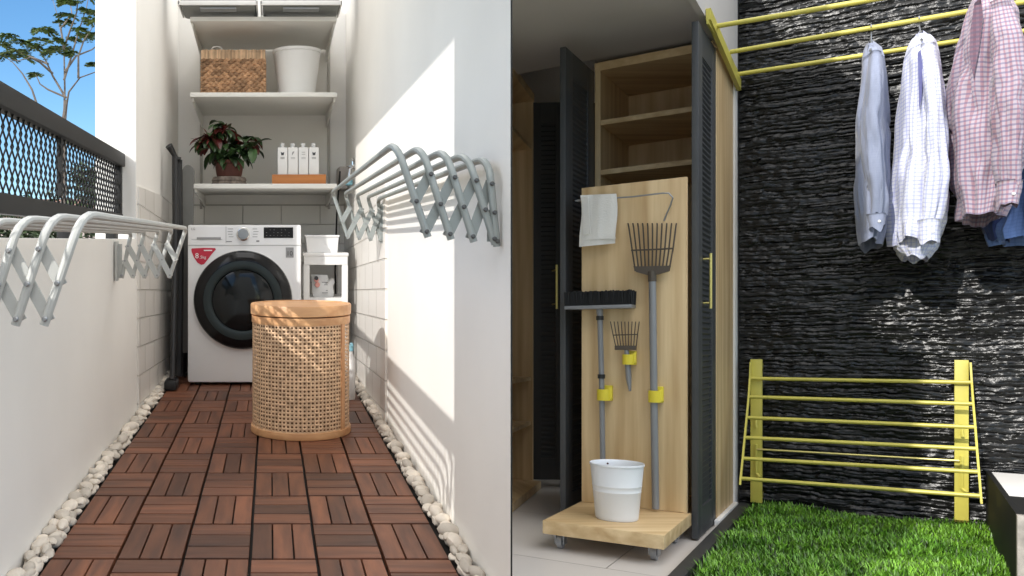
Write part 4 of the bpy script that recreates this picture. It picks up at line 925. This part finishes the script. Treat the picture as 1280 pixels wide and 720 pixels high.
# ------------------------------------------------------------------ wardrobe at the far left of the yard
# local axes: k along its front, m into it
fr0 = Vector((1.294, 4.53)); fr1 = Vector((1.60, 5.11)); kd = (fr1-fr0).normalized(); md = Vector((-kd.y, kd.x))
wb = thing('wardrobe', (1.2, 5.0, HR), 'open oak wardrobe at the dark left end of the yard with a charcoal door', 'wardrobe', fr='RX')
L2 = (fr1-fr0).length; zt3 = 1.47
def WX(v): q_ = fr0+kd*v.x+md*v.y; return Vector((q_.x, q_.y, v.z))
def wpart(name, lo, hi, m_): g = MB(); g.box(lo, hi, xf=WX); return obj(name, g, m_, wb, fr='RX', smooth=False)
wpart('side_panel', (L2-.03, 0, HR+.005), (L2, .42, zt3), M['oakz']); wpart('side_panel', (-.5, 0, HR+.005), (-.47, .42, zt3), M['oakz'])
wpart('top_panel', (-.5, -.004, zt3+.001), (L2+.002, .42, zt3+.05), M['oaky']); wpart('back_panel', (-.47, .22, HR+.005), (L2-.03, .24, zt3), M['oakz'])
wpart('bottom_panel', (-.47, -.05, HR+.005), (L2-.03, .219, HR+.05), M['oaky'])
for z in (1.18, -.22, -.49): wpart('shelf', (-.469, .01, z), (L2-.031, .219, z+.022), M['oaky'])
h_ = Vector(((696-338)*5.07/F, 5.07, (430-359)*5.07/F))
louvre_door(wb, (1.598, 5.115), (1.598+.62*.30, 5.115-.015), HR+.05, 1.470, 1, thick=.03, n=70, fr='RX', frw=.05)
louvre_door(wb, (1.795, 5.12), (2.02, 5.12), HR+.05, 1.470, 1, thick=.03, n=70, fr='RX', frw=.05)
g = MB(); q = Vector(((695.8-338)*5.03/F, 5.03, 0)); zz0, zz1 = (430-386)*5.03/F, (430-331)*5.03/F
g.tube([(q.x, q.y, zz0), (q.x, q.y, zz1)], .0075, 8)
for z in (zz0+.03, zz1-.03): g.tube([(q.x, q.y, z), (q.x, q.y+.075, z)], .005, 6)
obj('handle', g, M['brass'], wb, fr='RX')

# ------------------------------------------------------------------ upper yellow rack
ur = thing('hanging_rack', (AS, 4.7, 1.46), 'yellow overhead drying rack with three long rods fixed above the cabinet', 'drying rack', fr='R')
pA, pB = ra(888.5, 18, AS+.02), ra(926.5, 106, AS+.02)
g = MB(); d_ = Vector((0, 0, .020)); g.prism([pA+Vector((0, 0, .03)), pB+Vector((0, 0, .030)), pB-Vector((0, 0, .030)), pA-Vector((0, 0, .022))], (-.020, 0, 0)); g.box((AS+.002, pA.y-.0, pA.z-.04), (AS+.012, pB.y-.06, pA.z-.02), .001); obj('side_bracket', g, M['yellow'], ur, fr='R', smooth=False)
rods = [((894, 33), (1088, 0)), ((913, 65), (1280, 2.4)), ((927, 92), (1210, 49.5))]; rbs = (4.37, 4.82, 5.09)
RODF = []
for (s0, s1), b_ in zip(rods, rbs):
    p0 = rb(s0[0], s0[1], b_); p0.x = AS+.010; p1 = rb(s1[0], s1[1], b_); d_ = (p1-p0)/(p1.x-p0.x); p2 = p0+d_*(1.15-p0.x)
    g = MB(); g.tube([p0, p2], .0115, 12); obj('rod', g, M['yellow'], ur, fr='R'); RODF.append((p0, d_))
g = MB(); q0 = RODF[0][0]+RODF[0][1]*(1.15-RODF[0][0].x); q2 = RODF[2][0]+RODF[2][1]*(1.15-RODF[2][0].x); g.box((1.15, q0.y-.05, q0.z-.03), (1.17, BS-.01, q2.z+.03), .002); obj('side_bracket', g, M['yellow'], ur, fr='R')

# ------------------------------------------------------------------ lower yellow rack folded on the wall
lr = thing('folding_rack', (-.2, BS, -.85), 'yellow folding rack with six rails leaning out from the stone wall', 'drying rack', fr='R')
bw = BS-.035
for (x0, x1, y0, y1) in ((938, 952.5, 449, 629), (1193, 1211, 450, 654)):
    p, q = rb(x0, y0, bw-.03), rb(x1, y1, bw-.03); g = MB(); g.box((p.x, bw-.03, q.z), (q.x, bw, p.z), .002); g.box((p.x+.002, bw, q.z+.02), (q.x-.002, BS+.0, q.z+.05)); g.box((p.x+.002, bw, p.z-.05), (q.x-.002, BS+.0, p.z-.02)); po = obj('wall_post', g, M['yellow'], lr, fr='R')
    g = MB(); xm = (p.x+q.x)/2; g.tube([(xm, bw-.036, p.z-.30), (xm, bw-.05, p.z-.34), (xm+.003, bw-.05, p.z-.36)], .007, 6); g.tube([(xm, bw-.036, p.z-.45), (xm, bw-.036, p.z-.60), (xm+.02, bw-.05, p.z-.62)], .008, 6); obj('catch', g, M['yellow'], po, fr='R')
LY = [473, 496, 522, 547, 573, 598]; RY = [478, 505, 534, 561, 590, 620]; LX = [937.5, 936, 933.5, 931, 928.5, 926]; RX_ = [1214.5, 1216.5, 1219, 1221, 1223.5, 1226]
bsl = [bw-.05-(bw-.05-4.69)*k/5 for k in range(6)]
aLr, aRr = -.617, .286
for k in range(6):
    p, q = rb(LX[k], LY[k], bsl[k]), rb(RX_[k], RY[k], bsl[k]); zz = (p.z+q.z)/2
    g = MB(); g.tube([p, q], .0095, 10); obj('rail', g, M['yellow'], lr, fr='R')
for XX, YY, top in ((LX, LY, (938.5, 452)), (RX_, RY, (1213, 453))):
    g = MB(); pts = [rb(top[0], top[1], bw-.035)]+[rb(XX[k], YY[k], bsl[k]) for k in range(6)]; e_ = pts[-1]-pts[-2]; pts.append(pts[-1]+e_*.3); 
    for a_, b_ in zip(pts[:-1], pts[1:]): g.prism([a_+Vector((-.004, -.012, 0)), a_+Vector((-.004, .012, 0)), b_+Vector((-.004, .012, 0)), b_+Vector((-.004, -.012, 0))], (.008, 0, 0))
    obj('side_arm', g, M['yellow'], lr, fr='R', smooth=False)
g = MB(); g.tube([rb(946, 561.5, bw-.04), rb(1199, 576, bw-.04)], .0055, 8); obj('tie_bar', g, M['brass'], lr, fr='R')

# ------------------------------------------------------------------ planter
pl = thing('planter', (.6, 4.5, HR), 'raised dark sided planter with a pale stone front at the right edge', 'planter', fr='R')
g = MB(); g.box((.333, 3.9005, HR-.3), (.352, BS-.03, -.592), .001); obj('side_slab', g, M['plants'], pl, fr='R')
g = MB(); g.box((.333, 3.86, HR-.3), (1.6, 3.90, -.592), .001); obj('front_slab', g, M['plantl'], pl, fr='R')
g = MB(); g.box((.3525, 3.901, HR-.3), (1.6, 4.40, -.599)); obj('soil', g, M['plants'], pl, fr='R', smooth=False)
g = MB(); g.box((.3525, 4.401, HR-.3), (1.6, BS-.03, -.595)); obj('coping', g, M['plasterR'], pl, fr='R', smooth=False)

# ------------------------------------------------------------------ shirts
def interp(pr, y):
    for (y0, l0, r0), (y1, l1, r1) in zip(pr[:-1], pr[1:]):
        if y0 <= y <= y1: t_ = (y-y0)/(y1-y0); return l0+(l1-l0)*t_, r0+(r1-r0)*t_
    return pr[-1][1:]
def loft(g, pr, bc, hb_, seed, fold, n=56, rows=60, open_bottom=True, nf=7):
    y0, y1 = pr[0][0], pr[-1][0]; ring0 = len(g.v); vs = []; uvs = []; l_, r_ = interp(pr, (y0+y1)/2); uw = (rb(r_, 200, bc(.5)).x-rb(l_, 200, bc(.5)).x)*.5*1.25
    for j in range(rows+1):
        y = y0+(y1-y0)*j/rows; l_, r_ = interp(pr, y); b_ = bc(j/rows); p, q = rb(l_, y, b_), rb(r_, y, b_); ac = (p.x+q.x)/2; ha = (q.x-p.x)/2; z = (p.z+q.z)/2; hb2 = hb_(j/rows)
        for k in range(n):
            an = 2*math.pi*k/n; t_ = j/rows; amp = fold*min(1, t_*2.2+.1)
            w_ = 1+amp*(.55*math.sin(nf*an+seed+t_*1.7)+.35*math.sin((nf*2+1)*an+seed*2-t_*2.3)+.7*mnoise.noise(Vector((math.cos(an)*1.7, math.sin(an)*1.7, t_*4+seed))))
            w_ -= amp*1.1*max(0, .22-abs(mnoise.noise(Vector((math.cos(an)*2.2, math.sin(an)*2.2, t_*2.6+seed*2)))))/.22
            ca, sa = math.cos(an), math.sin(an); ca = math.copysign(abs(ca)**.8, ca)
            vs.append((ac+ha*ca*w_, b_+hb2*sa*(1+(w_-1)*.5), z+.004*mnoise.noise(Vector((an, t_*9, seed)))+.030*max(0, t_-.75)*4*mnoise.noise(Vector((math.cos(an)*1.4, math.sin(an)*1.4, seed*3)))))
            uvs.append((an*uw, z))
    fs = [(j*n+k, j*n+(k+1) % n, (j+1)*n+(k+1) % n, (j+1)*n+k) for j in range(rows) for k in range(n)]
    fs.append(tuple(range(n)))
    g.add(vs, fs); g.uv = (g.uv or [])+uvs
def shirt(lab, body, sleeve, cuff, b0, m, seed, hbw, hook, collar=True, tail=None, mt=None):
    t = thing('hanging_shirt', rb((body[-1][1]+body[-1][2])/2, body[-1][0], b0), lab, 'shirt', 'shirts hanging from the yellow overhead rack', fr='R')
    g = MB(); shf = lambda t_: (.03+(hbw-.03)*min(1, (t_/.16))**.7)
    loft(g, body, lambda t_: b0, shf, seed, .24, nf=5); ob = obj('body_cloth', g, m, t, fr='R', fix=False, sharp=180)
    g = MB(); loft(g, sleeve, lambda t_: b0-hbw*.95+.05*(1-min(1, t_*6))-.03*math.sin(t_*3), lambda t_: .045+.02*math.sin(3.1*t_), seed+4, .32, n=32, rows=40, nf=3); obj('sleeve', g, m, t, fr='R', fix=False, sharp=180)
    sl2 = [(y, (l_*.5+r_*.5)-(r_-l_)*.45+2, (l_*.5+r_*.5)+(r_-l_)*.35+2) for y, l_, r_ in sleeve]
    g = MB(); loft(g, sl2, lambda t_: b0+hbw*.95-.05*(1-min(1, t_*6)), lambda t_: .05, seed+8, .2, n=24, rows=30, nf=3); obj('sleeve', g, m, t, fr='R', fix=False, sharp=180)
    g = MB(); loft(g, cuff, lambda t_: b0-hbw*.95-.005, lambda t_: .052, seed+2, .05, n=28, rows=6, nf=2)
    cf = obj('cuff', g, m, t, fr='R', fix=False, sharp=180)
    g = MB(); c_ = rb((cuff[0][1]*.35+cuff[0][2]*.65), (cuff[0][0]+cuff[-1][0])/2, b0-hbw*.95-.058); g.lathe([(.006, -.004), (.006, .001), (.004, .002)], c_, 10, axis='y'); obj('button', g, M['whitep'], cf, fr='R')
    # collar: two leaves folded round the neck
    y0, l0, r0 = body[0]; 
    g = MB(); top = rb((l0+r0)/2, y0, b0)
    for sg in (-1, 1):
        w_ = .035+.01*sg
        g.prism([(top.x+sg*.006, b0-.07, top.z+.004), (top.x+sg*w_*.9, b0-.055, top.z-.03), (top.x+sg*w_*1.15, b0-.085, top.z-.085), (top.x+sg*.012, b0-.10, top.z-.05)], (0, .005, 0))
    n0 = len(g.v); m_ = 20; vv = []
    for k in range(m_+1):
        t_ = 2*math.pi*k/m_; cx_, sx2 = math.cos(t_), math.sin(t_); dip = .012*(1 if sx2 < 0 else 0)*abs(sx2)
        vv += [(top.x+.018*cx_, b0+.045*sx2, top.z+.012-dip), (top.x+.030*cx_, b0+.062*sx2, top.z-.018-dip*2)]
    g.add(vv, [(2*k, 2*k+1, 2*k+3, 2*k+2) for k in range(m_)]); g.uv = [(0, v[2]) for v in g.v]
    obj('collar', g, m, t, fr='R', sharp=60)
    # front placket
    if tail:
        g = MB(); loft(g, tail, lambda t_: b0+.03, lambda t_: hbw*.75, seed+3, .10, rows=12); obj('shirt_tail', g, mt or m, t, fr='R', fix=False, sharp=180)
    # hanger
    (hx, hy) = hook; p0_, d_ = RODF[1]; pk = rb(hx, hy, rbs[1]); rodp = p0_+d_*(pk.x-p0_.x); g = MB(); n_ = Vector((rodp.x, rbs[1], rodp.z)); R_ = .015
    pts = [n_+Vector((0, R_*math.cos(t_), R_*math.sin(t_))) for t_ in [R(-40)+R(220)*k/9 for k in range(10)]]
    pts = [Vector((top.x, b0, top.z-.02)), Vector((top.x, b0, top.z+.01)), n_+Vector((0, R_*.6, -R_*1.7))]+pts; g.tube(pts, .0034, 6)
    g.tube([(top.x, b0-hbw*.9, top.z-.075), (top.x, b0-.04, top.z-.022), (top.x, b0, top.z-.012), (top.x, b0+.04, top.z-.022), (top.x, b0+hbw*.9, top.z-.075)], .005, 6)
    hg = obj('hanger', g, M['steel'], fr='R'); return t, hg
f1 = fabric('grey_blue_cotton', lin(.25, .28, .38), lin(.24, .27, .37), lin(.26, .29, .39), 90)
f2 = fabric('white_check_cotton', lin(.72, .73, .80), lin(.33, .37, .66), lin(.33, .37, .66), 58, w=.30, amount=.5)
f3 = fabric('pink_check_cotton', lin(.46, .385, .44), lin(.34, .12, .15), lin(.10, .11, .22), 52, w=.42, amount=.55)
f4 = fabric('blue_cotton', lin(.16, .26, .55), lin(.10, .18, .42), lin(.10, .18, .42), 60, w=.3, amount=.4)
f5 = fabric('navy_cotton', lin(.03, .05, .16), lin(.03, .05, .16), lin(.03, .05, .16), 10)
HG = 'hangers on the yellow overhead rack'
t, h = shirt('plain grey blue shirt, leftmost of the hanging shirts', [(57, 1084, 1094), (62, 1079, 1101), (75, 1077, 1106), (100, 1076, 1108), (150, 1071, 1109), (200, 1068, 1110), (250, 1066, 1110), (290, 1069, 1107), (307, 1073, 1102)],
      [(66, 1087, 1102), (100, 1083, 1106), (150, 1077, 1104), (200, 1079, 1106), (250, 1086, 1109), (272, 1086, 1107)], [(268, 1083, 1108), (285, 1085, 1107)], 4.82, f1, 1.0, .20, (1089, 33)); tag(h, 'wire hanger holding the plain grey blue shirt', 'hanger', HG)
t, h = shirt('white shirt with a fine blue check, second hanging shirt from the left', [(45, 1145, 1157), (50, 1138, 1168), (60, 1133, 1172), (75, 1129, 1175), (100, 1126, 1178), (150, 1121, 1181), (200, 1118, 1185), (250, 1115, 1187), (290, 1113, 1183), (304, 1114, 1179)],
      [(56, 1150, 1170), (100, 1152, 1177), (150, 1155, 1181), (220, 1155, 1186), (262, 1150, 1181), (278, 1148, 1176)], [(275, 1146, 1177), (304, 1147, 1175)], 4.82, f2, 2.7, .22, (1149, 23), tail=[(296, 1116, 1176), (312, 1118, 1172), (324, 1128, 1160)]); tag(h, 'wire hanger holding the white checked shirt', 'hanger', HG)
def extra(t, name, pts, b_, m_):
    g = MB(); g.prism([rb(x, y, b_) for x, y in pts], (0, .006, 0)); g.uv = [(v[0], v[2]) for v in g.v]; obj(name, g, m_, t, fr='R', smooth=False)
extra(t, 'open_or_shaded_front', [(1147, 66), (1151, 62), (1154, 92), (1152, 122), (1149, 138), (1148, 100)], 4.82-.245, fabric('blue_lining', lin(.13, .14, .30), lin(.12, .12, .30), lin(.12, .12, .30), 50))
t, h = shirt('blue shirt at the right edge half hidden by the pink checked shirt', [(48, 1284, 1296), (56, 1274, 1312), (100, 1266, 1322), (180, 1262, 1326), (240, 1250, 1322), (290, 1236, 1316), (302, 1240, 1312)],
      [(60, 1290, 1312), (150, 1288, 1318), (240, 1282, 1312), (262, 1282, 1310)], [(258, 1280, 1312), (285, 1282, 1311)], 4.98, f4, 3.9, .12, (1290, 5), tail=[(255, 1226, 1268), (285, 1228, 1268), (301, 1234, 1262)], mt=f5); tag(h, 'wire hanger holding the blue shirt', 'hanger', HG)
t, h = shirt('pink and blue checked shirt, the largest and nearest hanging shirt', [(-14, 1226, 1240), (-6, 1216, 1252), (8, 1209, 1266), (30, 1203, 1276), (60, 1196, 1282), (100, 1190, 1286), (150, 1187, 1287), (200, 1189, 1282), (250, 1195, 1262), (273, 1199, 1252)],
      [(2, 1236, 1262), (50, 1238, 1278), (100, 1240, 1284), (150, 1240, 1282), (200, 1243, 1278), (232, 1246, 1277)], [(226, 1245, 1279), (258, 1245, 1273)], 4.72, f3, 5.3, .22, (1232, 9)); tag(h, 'wire hanger holding the pink checked shirt', 'hanger', HG)
extra(t, 'open_or_shaded_front', [(1218, 4), (1226, -4), (1229, 20), (1224, 60), (1217, 96), (1212, 70), (1213, 36)], 4.72-.245, fabric('pink_collar_shade', lin(.22, .13, .17), lin(.16, .07, .10), lin(.10, .09, .14), 52))  # darker cloth piece, paints the shading below the collar

# tidy helper properties
for o in bpy.data.objects:
    if '_o' in o: del o['_o']
